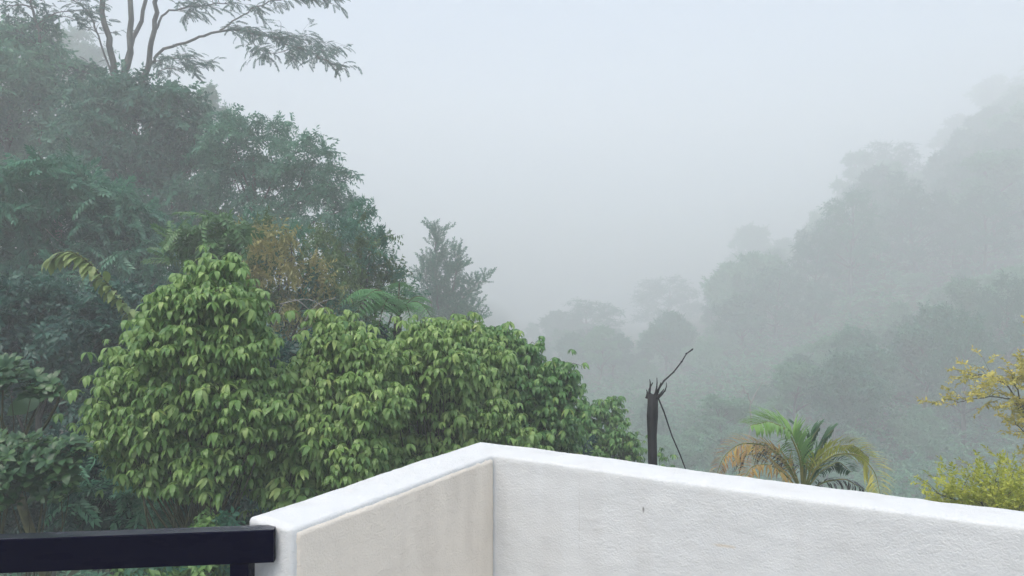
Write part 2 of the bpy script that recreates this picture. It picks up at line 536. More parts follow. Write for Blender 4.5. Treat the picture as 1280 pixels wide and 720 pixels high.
def beam(g, a, b, w, h, bevel=0.003, mat=0):
    """bevelled bar from a to b (top centre line), width w across, height h downward"""
    a, b = np.asarray(a, float), np.asarray(b, float)
    d = unit(b - a)
    side = unit(np.cross(d, UP))
    prof = []
    hw = w / 2
    for (sx, sz) in ((-1, 0), (1, 0), (1, -1), (-1, -1)):
        cx, cz = sx * (hw - bevel), (-bevel if sz == 0 else -h + bevel)
        a0 = {(-1, 0): 180, (1, 0): 90, (1, -1): 0, (-1, -1): -90}[(sx, sz)]
        for t in (0, -45, -90):
            r = math.radians(a0 + t)
            prof.append((cx + bevel * math.cos(r), cz + bevel * math.sin(r)))
    k = len(prof)
    V = [p + side * u + UP * z for p in (a, b) for (u, z) in prof]
    j = np.arange(k); j2 = (j + 1) % k
    q = np.stack([j, j2, j2 + k, j + k], -1)
    g.add(np.array(V), q[2:3], 0.5, mat + 1)
    g.add(np.array(V), [np.delete(q, 2, 0), np.array([list(range(k))[::-1]]), np.array([list(range(k, 2 * k))])], 0.5, mat)


def post(g, x, y, z0, z1, w):
    g.box((x - w / 2, y - w / 2, z0), (x + w / 2, y + w / 2, z1))


def railing():
    m = [black_paint('black_gloss_paint', 0.05, False), black_paint('black_paint_wet_with_rain', 0.6, True)]
    zt = TOP - 0.004
    a = np.array([-0.548, 1.692 + 0.022, zt])
    d = unit(np.array([-0.572, -0.064, 0]))
    b = a + d * 2.4
    root = thing('balcony_railing', (a[0], a[1], FLOOR), 'black painted wooden railing butting against the end of the white wall', 'railing')
    g = Geo(); beam(g, a, b, 0.044, 0.075); g.build('top_rail', m, root, smooth=False)
    g = Geo(); beam(g, a + [0.0, 0, -0.42], b + [0, 0, -0.42], 0.036, 0.05); g.build('middle_rail', m, root, smooth=False)
    g = Geo(); beam(g, a + [0.0, 0, -0.84], b + [0, 0, -0.84], 0.036, 0.05); g.build('bottom_rail', m, root, smooth=False)
    for s in (0.074, 1.27, 2.36):
        q = a + d * s
        g = Geo(); post(g, q[0], q[1], FLOOR, zt - 0.0755, 0.042)
        g.build('post', m, root, smooth=False)


railing()

g = Geo()
g.box((-3.2, -2.5, FLOOR - 0.22), (3.3, 2.2, FLOOR - 0.002))
tag(g.build('balcony_floor', M['concrete'], smooth=False), kind='structure')
g = Geo()
g.box((-3.0, -2.4, -0.6), (2.9, 0.4, FLOOR - 0.222))
tag(g.build('house_wall', M['concrete'], loc=(0, 0, 0), smooth=False), 'grey rendered house wall carrying the balcony', 'house wall')

# ------------------------------------------------------------------ leaf templates
def leaf_curve(length, width, a0, a1, fold=0.25, nsec=4, peak=0.4):
    """a leaf along +x whose midrib angle runs from a0 to a1 (radians, up positive)"""
    t = np.linspace(0, 1, nsec + 1)
    ang = a0 + (a1 - a0) * (t[:-1] + t[1:]) / 2
    mid = np.concatenate([[[0, 0]], np.cumsum(np.stack([np.cos(ang), np.sin(ang)], -1) * length / nsec, 0)])
    V = [(0, 0, 0)]
    F3, F4 = [], []
    w = width / 2 * np.sin(np.pi * t ** (math.log(0.5) / math.log(peak))) ** 0.85
    for k in range(1, nsec):
        V += [(mid[k, 0], w[k], mid[k, 1] + fold * w[k]), (mid[k, 0], 0, mid[k, 1]), (mid[k, 0], -w[k], mid[k, 1] + fold * w[k])]
    V.append((mid[-1, 0], 0, mid[-1, 1]))
    F3 += [(0, 2, 1), (0, 3, 2)]
    for k in range(nsec - 2):
        o = 1 + 3 * k
        F4 += [(o, o + 1, o + 4, o + 3), (o + 1, o + 2, o + 5, o + 4)]
    o = 1 + 3 * (nsec - 2); e = len(V) - 1
    F3 += [(o, o + 1, e), (o + 1, o + 2, e)]
    return np.array(V, float), np.array(F3), np.array(F4).reshape(-1, 4)


def diamond(length, width, droop=0.15, fold=0.2):
    V = np.array([(0, 0, 0), (length * 0.45, width / 2, fold * width - droop * length * 0.25), (length, 0, -droop * length), (length * 0.45, -width / 2, fold * width - droop * length * 0.25)])
    return V, np.array([(0, 2, 1), (0, 3, 2)]), np.zeros((0, 4), int)


class Tmpl:
    def __init__(self):
        self.V, self.F3, self.F4, self.I, self.n, self.k = [], [], [], [], 0, 0

    def put(self, leaf, d, up, pos, scale=1.0):
        v, f3, f4 = leaf
        Mx = frames(np.array([d], float), np.array([up], float))[0]
        self.V.append(v @ Mx.T * scale + np.asarray(pos, float))
        self.F3.append(f3 + self.n); self.F4.append(f4 + self.n)
        self.I.append(np.full(len(v), self.k)); self.k += 1
        self.n += len(v)

    def stick(self, a, b, r):
        a, b = np.asarray(a, float), np.asarray(b, float)
        Mx = frames(np.array([b - a]), np.array([[0.1, 0.2, 0.97]]))[0]
        ring = [Mx[:, 1] * math.cos(t) + Mx[:, 2] * math.sin(t) for t in (0, 2.094, 4.189)]
        v = np.array([a + q * r for q in ring] + [b + q * r * 0.7 for q in ring])
        self.V.append(v)
        self.F4.append(np.array([(0, 1, 4, 3), (1, 2, 5, 4), (2, 0, 3, 5)]) + self.n)
        self.I.append(np.full(6, self.k)); self.k += 1
        self.n += 6

    def done(self):
        return (np.concatenate(self.V), [np.concatenate(self.F3) if self.F3 else np.zeros((0, 3), int), np.concatenate(self.F4) if self.F4 else np.zeros((0, 4), int)], np.concatenate(self.I))


def t_palmate(rng, n, leaflet=0.094, width=0.036, nsec=4):
    """hanging umbrella of leaflets at the end of a short stalk"""
    T = Tmpl()
    end = np.array([0.06, 0, 0.02])
    T.stick((0, 0, 0), end, 0.0022)
    a_off = rng.random() * 6.28
    for k in range(n):
        a = a_off + k * 2 * np.pi / n + rng.normal() * 0.22
        L = leaflet * (0.78 + 0.4 * rng.random())
        e0 = math.radians(rng.uniform(-40, 8)); e1 = math.radians(rng.uniform(-102, -80))
        lf = leaf_curve(L, width * (0.8 + 0.4 * rng.random()), e0, e1, 0.3, nsec, 0.42)
        T.put(lf, (math.cos(a), math.sin(a), 0), UP, end)
    return T.done()


def t_whorl(rng, n, leaf=0.105, width=0.045):
    """upright rosette of blunt leaves"""
    T = Tmpl()
    T.stick((-0.05, 0, -0.03), (0, 0, 0), 0.003)
    for k in range(n):
        a = k * 2.4 + rng.normal() * 0.2
        L = leaf * (0.7 + 0.5 * rng.random())
        e0 = math.radians(rng.uniform(20, 50)); e1 = math.radians(rng.uniform(-35, 5))
        T.put(leaf_curve(L, width * (0.8 + 0.35 * rng.random()), e0, e1, 0.2, 4, 0.6), (math.cos(a), math.sin(a), 0), UP, (0, 0, 0))
    return T.done()


def t_spray(rng, n=11, leaf=0.28, width=0.14, ang=50, droop=0.25, flat=0.35):
    """a unit-long twig along +x with alternate leaves, nodding at the tip"""
    T = Tmpl()
    pt = lambda t: np.array([t, 0.05 * math.sin(3 * t + rng_ph), -0.16 * t * t])
    rng_ph = rng.random() * 6
    T.stick(pt(0), pt(0.55), 0.008); T.stick(pt(0.55), pt(1.0), 0.005)
    for k in range(n):
        t = 0.12 + 0.88 * k / (n - 1)
        s = 1 if k % 2 else -1
        a = math.radians(ang * (1 - 0.6 * (t > 0.97)) * rng.uniform(0.6, 1.3)) * s
        d = np.array([math.cos(a), math.sin(a), rng.normal() * flat - 0.25])
        up = unit(np.array([rng.normal() * 0.45, rng.normal() * 0.45, 1]))
        T.put(diamond(leaf * rng.uniform(0.7, 1.2), width * rng.uniform(0.75, 1.2), droop, 0.22), d, up, pt(t))
    return T.done()


def t_pinnate(rng, pairs=8, leaf=0.3, width=0.095):
    """a unit-long feathered leaf arching along +x"""
    T = Tmpl()
    pt = lambda t: np.array([t, 0, 0.12 * t - 0.38 * t * t])
    T.stick(pt(0), pt(0.5), 0.008); T.stick(pt(0.5), pt(1), 0.005)
    for k in range(pairs):
        t = 0.2 + 0.78 * k / (pairs - 1)
        L = leaf * (1 - 0.45 * abs(t - 0.5)) * rng.uniform(0.85, 1.1)
        for s in (-1, 1):
            a = math.radians(62 - 22 * t) * s
            T.put(diamond(L, width, 0.35, 0.15), (math.cos(a), math.sin(a), -0.35 + rng.normal() * 0.12), UP, pt(t))
    T.put(diamond(leaf * 0.9, width, 0.3), (1, 0, -0.6), UP, pt(1))
    return T.done()


def t_hang(rng, n=12, leaf=0.24, width=0.075):
    """a unit-long twig whose narrow leaves hang"""
    T = Tmpl()
    pt = lambda t: np.array([t, 0, -0.3 * t * t])
    T.stick(pt(0), pt(1), 0.006)
    for k in range(n):
        t = 0.1 + 0.9 * k / (n - 1)
        a = rng.random() * 6.28
        T.put(diamond(leaf * rng.uniform(0.7, 1.2), width, 0.1, 0.25), (0.5 * math.cos(a) + 0.25, 0.5 * math.sin(a), -0.8), unit(rng.normal(size=3) + UP * 0.5), pt(t))
    return T.done()


def t_fine(rng, n=22):
    """a unit-long twig clothed in tiny leaves"""
    T = Tmpl()
    pt = lambda t: np.array([t, 0, 0.05 * t])
    T.stick(pt(0), pt(1), 0.008)
    for k in range(n):
        t = 0.05 + 0.95 * k / (n - 1)
        a = k * 2.4
        T.put(diamond(0.2 * rng.uniform(0.7, 1.3), 0.10, 0.1), (0.75, 0.7 * math.cos(a), 0.7 * math.sin(a)), unit(rng.normal(size=3)), pt(t))
    return T.done()


TR = np.random.default_rng(11)
SPRAY = [t_spray(TR, n) for n in (9, 11, 12, 13)]
NARROW = [t_spray(TR, 13, 0.24, 0.10, 55, 0.3, 0.5) for _ in range(4)]
PINN = [t_pinnate(TR, p) for p in (7, 8, 9)]
HANG = [t_hang(TR, n) for n in (10, 12, 14)]
FINE = [t_fine(TR) for _ in range(3)]


# ------------------------------------------------------------------ tree builders
def lobe_list(spec, Y, rng, depth=0.6):
    """photo-space lobes (px, py, r px[, dY]) -> centres and radii in metres at their own depth"""
    out = []
    for q in spec:
        r = q[2] / FPX * Y
        dy = q[3] if len(q) > 3 else rng.uniform(-1, 1) * depth * r
        out.append((P(q[0], q[1], Y + dy), r * (Y + dy) / Y))
    return out


def sample_lobes(lobes, n_of, rng, inner=0.72, squash=0.85, rough=0.35, keep=0.62, under=1):
    """points and outward directions spread over the lobes' uneven outer shells"""
    pts, dirs, idx = [], [], []
    C = np.array([c for c, _ in lobes]); RR = np.array([r for _, r in lobes])
    for k, (c, r) in enumerate(lobes):
        n = int(n_of(r))
        d = unit(rng.normal(size=(n, 3)))
        wob = np.array([noise.noise(Vector((q * 2.1 + c * 0.7 + k).tolist())) for q in d])
        rad = r * (1 + rough * wob) * (1 - (1 - inner) * rng.random(n) ** 1.6)
        p = c + d * rad[:, None] * np.array([1, 1, squash])
        dist = np.linalg.norm((p[:, None] - C[None]) / np.array([1, 1, squash]), axis=2) / RR[None]
        dist[:, k] = 9
        ok = dist.min(1) > keep
        if under < 1:
            ok &= (d[:, 2] > -0.15) | (rng.random(n) < under)
        pts.append(p[ok]); dirs.append(d[ok]); idx.append(np.full(ok.sum(), k))
    if under < 1:
        return np.concatenate(pts), np.concatenate(dirs), np.concatenate(idx)
    return np.concatenate(pts), np.concatenate(dirs)


def split_lobes(lobes, rng, k=7, frac=0.42, squash=0.85):
    """each lobe becomes a cluster of smaller leafy clumps"""
    out = []
    for c, r in lobes:
        a0 = rng.random() * 6.28
        for j in range(k):
            z = 1 - 2 * (j + 0.5) / k
            q = math.sqrt(1 - z * z)
            d = np.array([q * math.cos(a0 + 2.4 * j), q * math.sin(a0 + 2.4 * j), z * squash]) + rng.normal(size=3) * 0.15
            out.append((c + d * r * rng.uniform(0.55, 0.85), r * frac * rng.uniform(0.75, 1.25)))
    return out


def curve_pts(a, b, rng, n=6, sag=0.0, wob=0.06):
    a, b = np.asarray(a, float), np.asarray(b, float)
    t = np.linspace(0, 1, n)[:, None]
    L = np.linalg.norm(b - a)
    k1 = rng.normal(size=3) * wob * L
    return a + (b - a) * t + k1 * np.sin(np.pi * t) - UP * sag * L * np.sin(np.pi * t)


def skeleton(g, base, lobes, rng, r0, fork=0.45, seg=7, sub=2, mat=0):
    """tapered trunk from base to the crown's heart with limbs out to every lobe"""
    C = np.array([c for c, _ in lobes])
    w = np.array([r for _, r in lobes]) ** 2
    heart = (C * w[:, None]).sum(0) / w.sum()
    top = C[np.argmax(C[:, 2])]
    tip = heart * 0.45 + top * 0.55
    tr = curve_pts(base, tip, rng, 9, 0, 0.03)
    tr[0] = base - UP * 0.15
    rad = r0 * (1 - 0.78 * np.linspace(0, 1, 9)) * (1 + 0.35 * np.exp(-np.linspace(0, 9, 9)))
    g.tube(tr, rad, seg, 0.5, mat)
    hb = base[2]; ht = tip[2] - hb
    for c, r in lobes:
        f = np.clip((c[2] - 0.25 * ht - hb) / ht, fork, 0.93)
        x = f * 8; i = min(int(x), 7)
        s = tr[i] + (tr[i + 1] - tr[i]) * (x - i)
        rr = np.interp(f * 8, range(9), rad) * 0.55
        g.tube(curve_pts(s, c, rng, 6, -0.08), rr * np.linspace(1, 0.3, 6), 5, 0.5, mat)
        for _ in range(sub):
            q = c + unit(rng.normal(size=3)) * r * 0.8
            g.tube(curve_pts(c, q, rng, 4), rr * np.linspace(0.3, 0.1, 4), 4, 0.5, mat)


def crown_geo(lobes, rng, templates, size, cover, droop=0.3, rough=0.35, inner=0.7, squash=0.62, keep=0.6, mats=1, matfn=None, clumps=9):
    g = Geo()
    if clumps: lobes = split_lobes(lobes, rng, clumps)
    area = 0.3 * size * size
    p, d, idx = sample_lobes(lobes, lambda r: 1.0 * cover * 4 * math.pi * r * r / area, rng, inner, squash, rough, keep, 0.3)
    own = rng.random(len(lobes))[idx]
    tone = np.clip(own + rng.normal(size=len(p)) * 0.12, 0, 1)
    nrm = unit(d * 0.7 + rng.normal(size=d.shape) * 0.6 - UP * droop)
    start = p - nrm * size * 0.55
    up = unit(UP * 0.45 + d * 0.95 + rng.normal(size=d.shape) * 0.3)
    Mx = frames(nrm, up)
    sc = size * rng.uniform(0.7, 1.25, len(p))
    wh = rng.integers(0, len(templates), len(p))
    mm = rng.integers(0, mats, len(lobes))[idx] if matfn is None else matfn(p, rng)
    for t in range(len(templates)):
        for m in range(mats):
            k = (wh == t) & (mm == m)
            g.stamp(templates[t], Mx[k], start[k], sc[k], m, tone[k], rng=rng)
    return g


def forest_tree(name, label, cat, spec, Y, trunk_px, mats, templates, size, cover=2.2, group=None, seed=1, r0=0.22, depth=0.9, bark='bark', **kw):
    rng = np.random.default_rng(seed)
    lobes = lobe_list(spec, Y, rng, depth)
    x = (trunk_px - 640) / FPX * Y
    base = np.array([x, Y, tz(x, Y)])
    root = thing(name, base, label, cat, group)
    g = Geo(); skeleton(g, base, lobes, rng, r0)
    g.build('trunk', M[bark], root)
    ml = [M[k] for k in mats]
    g = crown_geo(lobes, rng, templates, size, cover, mats=len(ml), **kw)
    g.build('crown', ml, root)
    return root


# trees whose big hanging leaves can be told apart one by one
PAL_ROOT = np.random.default_rng(5)
LEAF_MESH = {}


def leaf_meshes(key, make, mat, count=7):
    if (key, mat) not in LEAF_MESH:
        rng = np.random.default_rng(abs(hash(key)) % 1000 if not isinstance(key, str) else sum(map(ord, key)))
        L = []
        for k in range(count):
            t = make(rng)
            g = Geo()
            g.add(t[0], [f for f in t[1] if len(f)], rng.random(t[2].max() + 1)[t[2]])
            L.append((t, g.mesh('leaf', M[mat])))
        LEAF_MESH[(key, mat)] = L
    return LEAF_MESH[(key, mat)]


def leafy_tree(name, label, cat, spec, Y, trunk_px, mat, key, make, spacing, parts=260, group=None, seed=1, r0=0.05, scale=1.0, per=1.0, extra=0.5, tilt=0.3, mat2='mid', base=None, depth=0.7, fork=0.3, inner=0.75, face=0.0, tiers=0):
    rng = np.random.default_rng(seed)
    lobes = lobe_list(spec, Y, rng, depth)
    if tiers: lobes = split_lobes(lobes, rng, tiers, 0.5, 0.9)
    if base is None:
        x = (trunk_px - 640) / FPX * Y
        base = np.array([x, Y, tz(x, Y)])
    root = thing(name, base, label, cat, group)
    p, d = sample_lobes(lobes, lambda r: per * 4 * math.pi * r * r / spacing ** 2 * 2.2, rng, inner, 0.95, 0.4, 0.66)
    # thin to an even spacing
    order = rng.permutation(len(p))
    cell, kept = {}, []
    for i in order:
        c = tuple(np.floor(p[i] / spacing).astype(int))
        ok = True
        for dx in (-1, 0, 1):
            for dy in (-1, 0, 1):
                for dz in (-1, 0, 1):
                    for j in cell.get((c[0] + dx, c[1] + dy, c[2] + dz), ()):
                        if ((p[i] - p[j]) ** 2).sum() < spacing ** 2:
                            ok = False; break
                    if not ok: break
                if not ok: break
            if not ok: break
        if ok:
            cell.setdefault(c, []).append(i); kept.append(i)
    p, d = p[kept], d[kept]
    if tiers:                        # stray shoots that break the outline
        far = rng.random(len(p)) < 0.12
        p = p + d * (far * rng.uniform(0.05, 0.2, len(p)))[:, None]
    toward = unit(np.array([0, 0, E]) - p)
    show = (d * toward).sum(1) + 0.25 * d[:, 2]
    o = np.argsort(-show)
    p, d, show = p[o], d[o], show[o]
    meshes = leaf_meshes(key, make, mat)
    yaw = np.arctan2(d[:, 1], d[:, 0]) + rng.normal(size=len(p)) * 0.5
    ti = np.clip(rng.normal(size=(len(p), 2)) * 0.3, -0.8, 0.8)
    sc = scale * np.clip(rng.normal(1.0, 0.22, len(p)), 0.5, 1.5)
    # branches, and a thin twig to every leaf
    g = Geo()
    skeleton(g, base, lobes, rng, r0, fork, 7, 0 if tiers else 2)
    C = np.array([c for c, _ in lobes])
    for i in range(len(p)):
        if i < parts or rng.random() < 0.15:
            k = np.argmin(((C - p[i]) ** 2).sum(1))
            a = C[k] + (p[i] - C[k]) * 0.25
            mid = (a + p[i]) / 2 + UP * 0.04
            g.tube(np.array([a, mid, p[i]]), [0.005, 0.0035, 0.002], 3, 0.5, 0, False)
    g.build('trunk', M['stem'], root)
    mx = min(parts, len(p))
    for i in range(mx):
        ob = bpy.data.objects.new('leaf', meshes[int(rng.integers(len(meshes)))][1])
        ob.location = p[i] - base
        ob.rotation_mode = 'ZYX'
        ob.rotation_euler = (ti[i, 0] + face, ti[i, 1], yaw[i])
        ob.scale = (sc[i],) * 3
        col.objects.link(ob)
        ob.parent = root
    # the leaves behind and inside
    q, yw, s2 = p[mx:], yaw[mx:], sc[mx:]
    pin, din = sample_lobes(lobes, lambda r: extra * 4 * math.pi * r * r / spacing ** 2, rng, 0.45, 0.9, 0.2, 0.35)
    pin = pin - din * 0.12
    q = np.concatenate([q, pin]); yw = np.concatenate([yw, rng.random(len(pin)) * 6.28]); s2 = np.concatenate([s2, scale * rng.uniform(0.8, 1.2, len(pin))])
    g = Geo()
    Z = np.zeros((len(q), 3, 3)); Z[:, 0, 0] = np.cos(yw); Z[:, 0, 1] = -np.sin(yw); Z[:, 1, 0] = np.sin(yw); Z[:, 1, 1] = np.cos(yw); Z[:, 2, 2] = 1
    wh = rng.integers(0, len(meshes), len(q))
    for t in range(len(meshes)):
        k = wh == t
        g.stamp(meshes[t][0], Z[k], q[k], s2[k], 0, rng=rng)
    tag(g.build('foliage', M[mat2], root), kind='stuff')
    return root


def limb_tree(name, label, cat, limbs, Y, trunk_base, mat, templates, size, bark='bark', group=None, seed=1, twig=(0.8, 1.6), step=0.5, droop=0.1, flat=0.3, leafs=3, rise=0.1, k=1.0):
    """limbs: (photo polyline, r0, r1, where leaves start 0..1 or None, depth drift)"""
    sz = k
    rng = np.random.default_rng(seed)
    base = np.array([trunk_base[0], trunk_base[1], tz(*trunk_base)])
    root = thing(name, base, label, cat, group)
    gt, gc = Geo(), Geo()
    pos, dr = [], []
    for (pl, r0, r1, lst, drift) in limbs:
        r0, r1, drift = r0 * sz, r1 * sz, drift * sz
        k = np.linspace(0, 1, len(pl))
        pts = np.array([base if q is None else P(q[0], q[1], Y + drift * t) for q, t in zip(pl, k)])
        tt = np.linspace(0, 1, max(5, 4 * len(pl)))
        c = np.stack([np.interp(tt, k, pts[:, a]) for a in range(3)], -1)
        for _ in range(2):
            c[1:-1] = (c[:-2] + 2 * c[1:-1] + c[2:]) / 4
        c[1:-1] += rng.normal(size=c[1:-1].shape) * np.linalg.norm(c[-1] - c[0]) * 0.006
        gt.tube(c, np.linspace(r0, r1, len(c)), 7)
        if lst is None:
            continue
        L = np.linalg.norm(np.diff(c, axis=0), axis=1); S = np.concatenate([[0], np.cumsum(L)])
        for s in np.arange(lst * S[-1], S[-1], step):
            a = np.array([np.interp(s, S, c[:, j]) for j in range(3)])
            dd = unit(c[-1] - c[0])
            v = unit(rng.normal(size=3) * np.array([1, 1, flat]) + dd * 0.8 + UP * rise)
            ln = rng.uniform(*twig)
            b = a + v * ln
            tw = curve_pts(a, b, rng, 5, -0.05)
            gt.tube(tw, np.linspace(max(r1 * 0.7, size * 0.015), size * 0.006, 5), 4, 0.5, 0, False)
            for f in np.linspace(0.35, 1, leafs):
                pos.append(tw[0] + (tw[-1] - tw[0]) * f)
                dr.append(unit(v + rng.normal(size=3) * np.array([0.7, 0.7, 0.25]) - UP * droop))
        pos.append(c[-1]); dr.append(unit(c[-1] - c[-2]))
    gt.build('trunk', M[bark], root)
    if pos:
        pos, dr = np.array(pos), np.array(dr)
        Mx = frames(dr, np.broadcast_to(UP, dr.shape) + rng.normal(size=dr.shape) * 0.2)
        wh = rng.integers(0, len(templates), len(pos))
        for t in range(len(templates)):
            k = wh == t
            gc.stamp(templates[t], Mx[k], pos[k], size * rng.uniform(0.7, 1.2, k.sum()), 0, rng=rng)
        gc.build('crown', M[mat], root)
    return root


# ------------------------------------------------------------------ the wooded left slope
forest_tree('broadleaf_tree', 'grey green broadleaf tree high at the upper left corner of the wood', 'tree',
            [(20, 70, 60), (70, 105, 50), (10, 150, 70), (-40, 90, 70), (90, 165, 50), (40, 200, 60), (-50, 200, 70)], 29, 25, ['dark'], SPRAY, 0.86, 1.5, seed=21, r0=0.24)
forest_tree('broadleaf_tree', 'dark bushy tree under the bare forking trunks on the left slope', 'tree',
            [(150, 130, 50), (200, 130, 48), (120, 185, 60), (180, 190, 65), (240, 160, 42), (235, 215, 55), (165, 250, 55), (255, 270, 45), (215, 260, 45)], 27, 170, ['dark', 'hill_a'], SPRAY, 0.8, 1.5, seed=22, r0=0.24)
forest_tree('broadleaf_tree', 'airy small leaved tree whose rounded crown edges the open mist', 'tree',
            [(290, 165, 32), (335, 180, 38), (385, 195, 36), (412, 228, 30), (355, 235, 50), (295, 225, 50), (400, 270, 45), (330, 290, 45), (270, 190, 30), (435, 262, 24), (445, 300, 35)], 24, 345, ['dark'], NARROW, 0.6, 1.3, seed=23, r0=0.19, rough=0.5)
forest_tree('broadleaf_tree', 'fresh green broadleaf tree in the middle of the left wood', 'tree',
            [(60, 235, 60), (20, 275, 65), (130, 265, 62), (95, 315, 60), (180, 300, 50), (20, 350, 60), (200, 350, 45), (150, 355, 45)], 17, 95, ['dark', 'hill_a'], PINN, 0.6, 1.5, seed=24, r0=0.17, bark='pale_bark')
forest_tree('vine_draped_tree', 'browning tree draped in tan leaved climbers and bare pale vines', 'tree',
            [(325, 290, 34), (352, 330, 45), (310, 345, 34), (385, 375, 40), (335, 395, 45), (398, 335, 32), (300, 420, 35), (370, 420, 40), (362, 300, 30), (405, 365, 34), (330, 318, 30)], 13.8, 345, ['brown', 'brown', 'olive', 'dark'], HANG, 0.46, 1.5, seed=25, r0=0.13, droop=0.8, rough=0.45)
forest_tree('olive_tree', 'olive tinged tree with drooping leaves at the right end of the wood', 'tree',
            [(450, 262, 20), (468, 300, 30), (432, 315, 42), (485, 335, 26), (462, 360, 36), (420, 370, 42), (497, 368, 22), (440, 410, 40), (405, 300, 28)], 15.5, 450, ['olive', 'dark'], HANG, 0.46, 1.5, seed=26, r0=0.13, droop=0.6, rough=0.4)
forest_tree('shadowy_tree', 'dark shadowy tree with silvery leaf glints below the yellowish frond', 'tree',
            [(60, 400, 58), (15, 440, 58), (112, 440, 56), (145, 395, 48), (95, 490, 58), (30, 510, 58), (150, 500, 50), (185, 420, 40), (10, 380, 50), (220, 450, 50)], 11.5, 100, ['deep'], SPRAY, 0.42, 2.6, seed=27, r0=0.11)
forest_tree('understorey_tree', 'deep green understorey tree behind the tall pale green pyramid tree', 'tree',
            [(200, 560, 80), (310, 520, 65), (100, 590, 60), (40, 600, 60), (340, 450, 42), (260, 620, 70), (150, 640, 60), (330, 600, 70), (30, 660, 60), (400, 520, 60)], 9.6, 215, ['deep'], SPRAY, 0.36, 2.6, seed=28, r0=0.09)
forest_tree('understorey_tree', 'deep green understorey tree behind the row of rounded bright trees', 'tree',
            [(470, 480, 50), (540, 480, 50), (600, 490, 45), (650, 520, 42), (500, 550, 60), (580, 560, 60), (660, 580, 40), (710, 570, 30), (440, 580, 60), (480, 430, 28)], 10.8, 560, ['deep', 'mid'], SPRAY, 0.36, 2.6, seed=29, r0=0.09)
forest_tree('feather_leaved_tree', 'light green feather leaved sapling behind the tip of the pyramid tree', 'sapling',
            [(268, 285, 26), (240, 300, 26), (290, 300, 24), (262, 320, 30), (225, 320, 22)], 12.2, 262, ['fresh'], PINN, 0.5, 1.5, seed=30, r0=0.05, droop=0.15)
forest_tree('misty_tree', 'pale ghostly tree in the mist between the upper left trunks', 'tree',
            [(90, 55, 22), (112, 70, 18), (70, 75, 20), (100, 90, 24), (60, 95, 24)], 85, 90, ['hill_a'], SPRAY, 1.3, 2.0, seed=31, r0=0.3)
forest_tree('misty_tree', 'faint sapling crown peeping above the dark shoulder of the left wood', 'tree',
            [(262, 118, 14), (250, 135, 16), (272, 140, 14)], 60, 258, ['hill_a'], SPRAY, 0.9, 1.7, seed=32, r0=0.15)

limb_tree('emergent_tree', 'tall open crowned tree with grey forking trunks rising over the wood', 'tree', [
    ([None, (150, 230), (142, 100), (130, 30), (126, -70)], 0.34, 0.14, None, 0),
    ([(146, 140), (165, 60), (160, -70)], 0.26, 0.14, None, -1),
    ([(150, 110), (160, 70), (180, 15), (190, -60)], 0.20, 0.10, None, 1),
    ([(155, 150), (185, 90), (192, 45), (200, -10), (205, -60)], 0.22, 0.12, None, -1),
    ([(187, 85), (197, 66), (240, 47), (272, 38), (310, 38), (350, 50), (392, 66), (420, 88)], 0.11, 0.03, 0.42, -3),
    ([(275, 38), (300, 20), (330, 5), (380, -8), (415, 5)], 0.06, 0.02, 0.3, 2),
    ([(193, 45), (205, 16), (240, 8), (290, 3)], 0.09, 0.03, 0.35, -2),
    ([(310, 38), (322, 62), (345, 68), (372, 58)], 0.035, 0.015, 0.4, -3),
    ([(340, 47), (370, 45), (400, 60)], 0.04, 0.015, 0.3, 1),
    ([(140, 95), (118, 30), (105, 8), (80, -5)], 0.07, 0.03, 0.4, -2),
    ([(120, 40), (90, 22), (70, 20)], 0.03, 0.02, 0.5, -1),
    ([(190, 80), (205, 72), (235, 75)], 0.05, 0.02, 0.4, -2),
    ([(150, 120), (120, 95), (90, 85), (72, 78)], 0.05, 0.02, 0.5, -2),
    ([(185, 100), (205, 85), (240, 88)], 0.04, 0.02, 0.3, 2),
    ([(160, 0), (230, -30), (300, -25), (350, -12)], 0.08, 0.03, 0.4, 3)],
    30, ((150 - 640) / FPX * 30, 30), 'deep', PINN, 0.38, k=0.58, seed=33, twig=(0.4, 1.4), step=0.1, flat=0.25, leafs=5, droop=0.25)
limb_tree('slender_tree', 'slender leaning tree with one thin trunk at the upper left corner', 'tree', [
    ([None, (52, 150), (50, 60), (44, 0), (40, -50)], 0.14, 0.05, 0.75, 0),
    ([(50, 60), (28, 40), (5, 40)], 0.05, 0.02, 0.2, 0), ([(48, 30), (70, 15), (95, 14)], 0.05, 0.02, 0.5, 0), ([(46, 10), (20, 5), (-10, 15)], 0.05, 0.02, 0.2, -1)],
    29, ((52 - 640) / FPX * 29, 29), 'deep', SPRAY, 0.6, k=0.63, seed=34, step=0.25, twig=(0.5, 1.0))
limb_tree('feathery_tree', 'feathery blue green tree with several upright plumes against the mist', 'tree', [
    ([None, (550, 420), (546, 350), (544, 292)], 0.12, 0.02, 0.55, 0),
    ([(549, 415), (566, 365), (574, 320)], 0.05, 0.012, 0.15, 0), ([(549, 420), (575, 375), (602, 350)], 0.05, 0.012, 0.25, 0),
    ([(549, 415), (535, 370), (530, 335)], 0.05, 0.012, 0.15, 0), ([(549, 425), (580, 400), (600, 395)], 0.04, 0.012, 0.25, 0),
    ([(549, 420), (525, 395), (516, 375)], 0.04, 0.012, 0.2, 0), ([(549, 400), (560, 370), (556, 330)], 0.04, 0.012, 0.15, 1), ([(549, 425), (565, 405), (590, 388)], 0.04, 0.012, 0.2, -1)],
    42, ((550 - 640) / FPX * 42, 42), 'hill_a', FINE, 0.66, seed=35, twig=(0.3, 0.8), step=0.08, flat=0.8, leafs=3, droop=-0.45, rise=0.5)


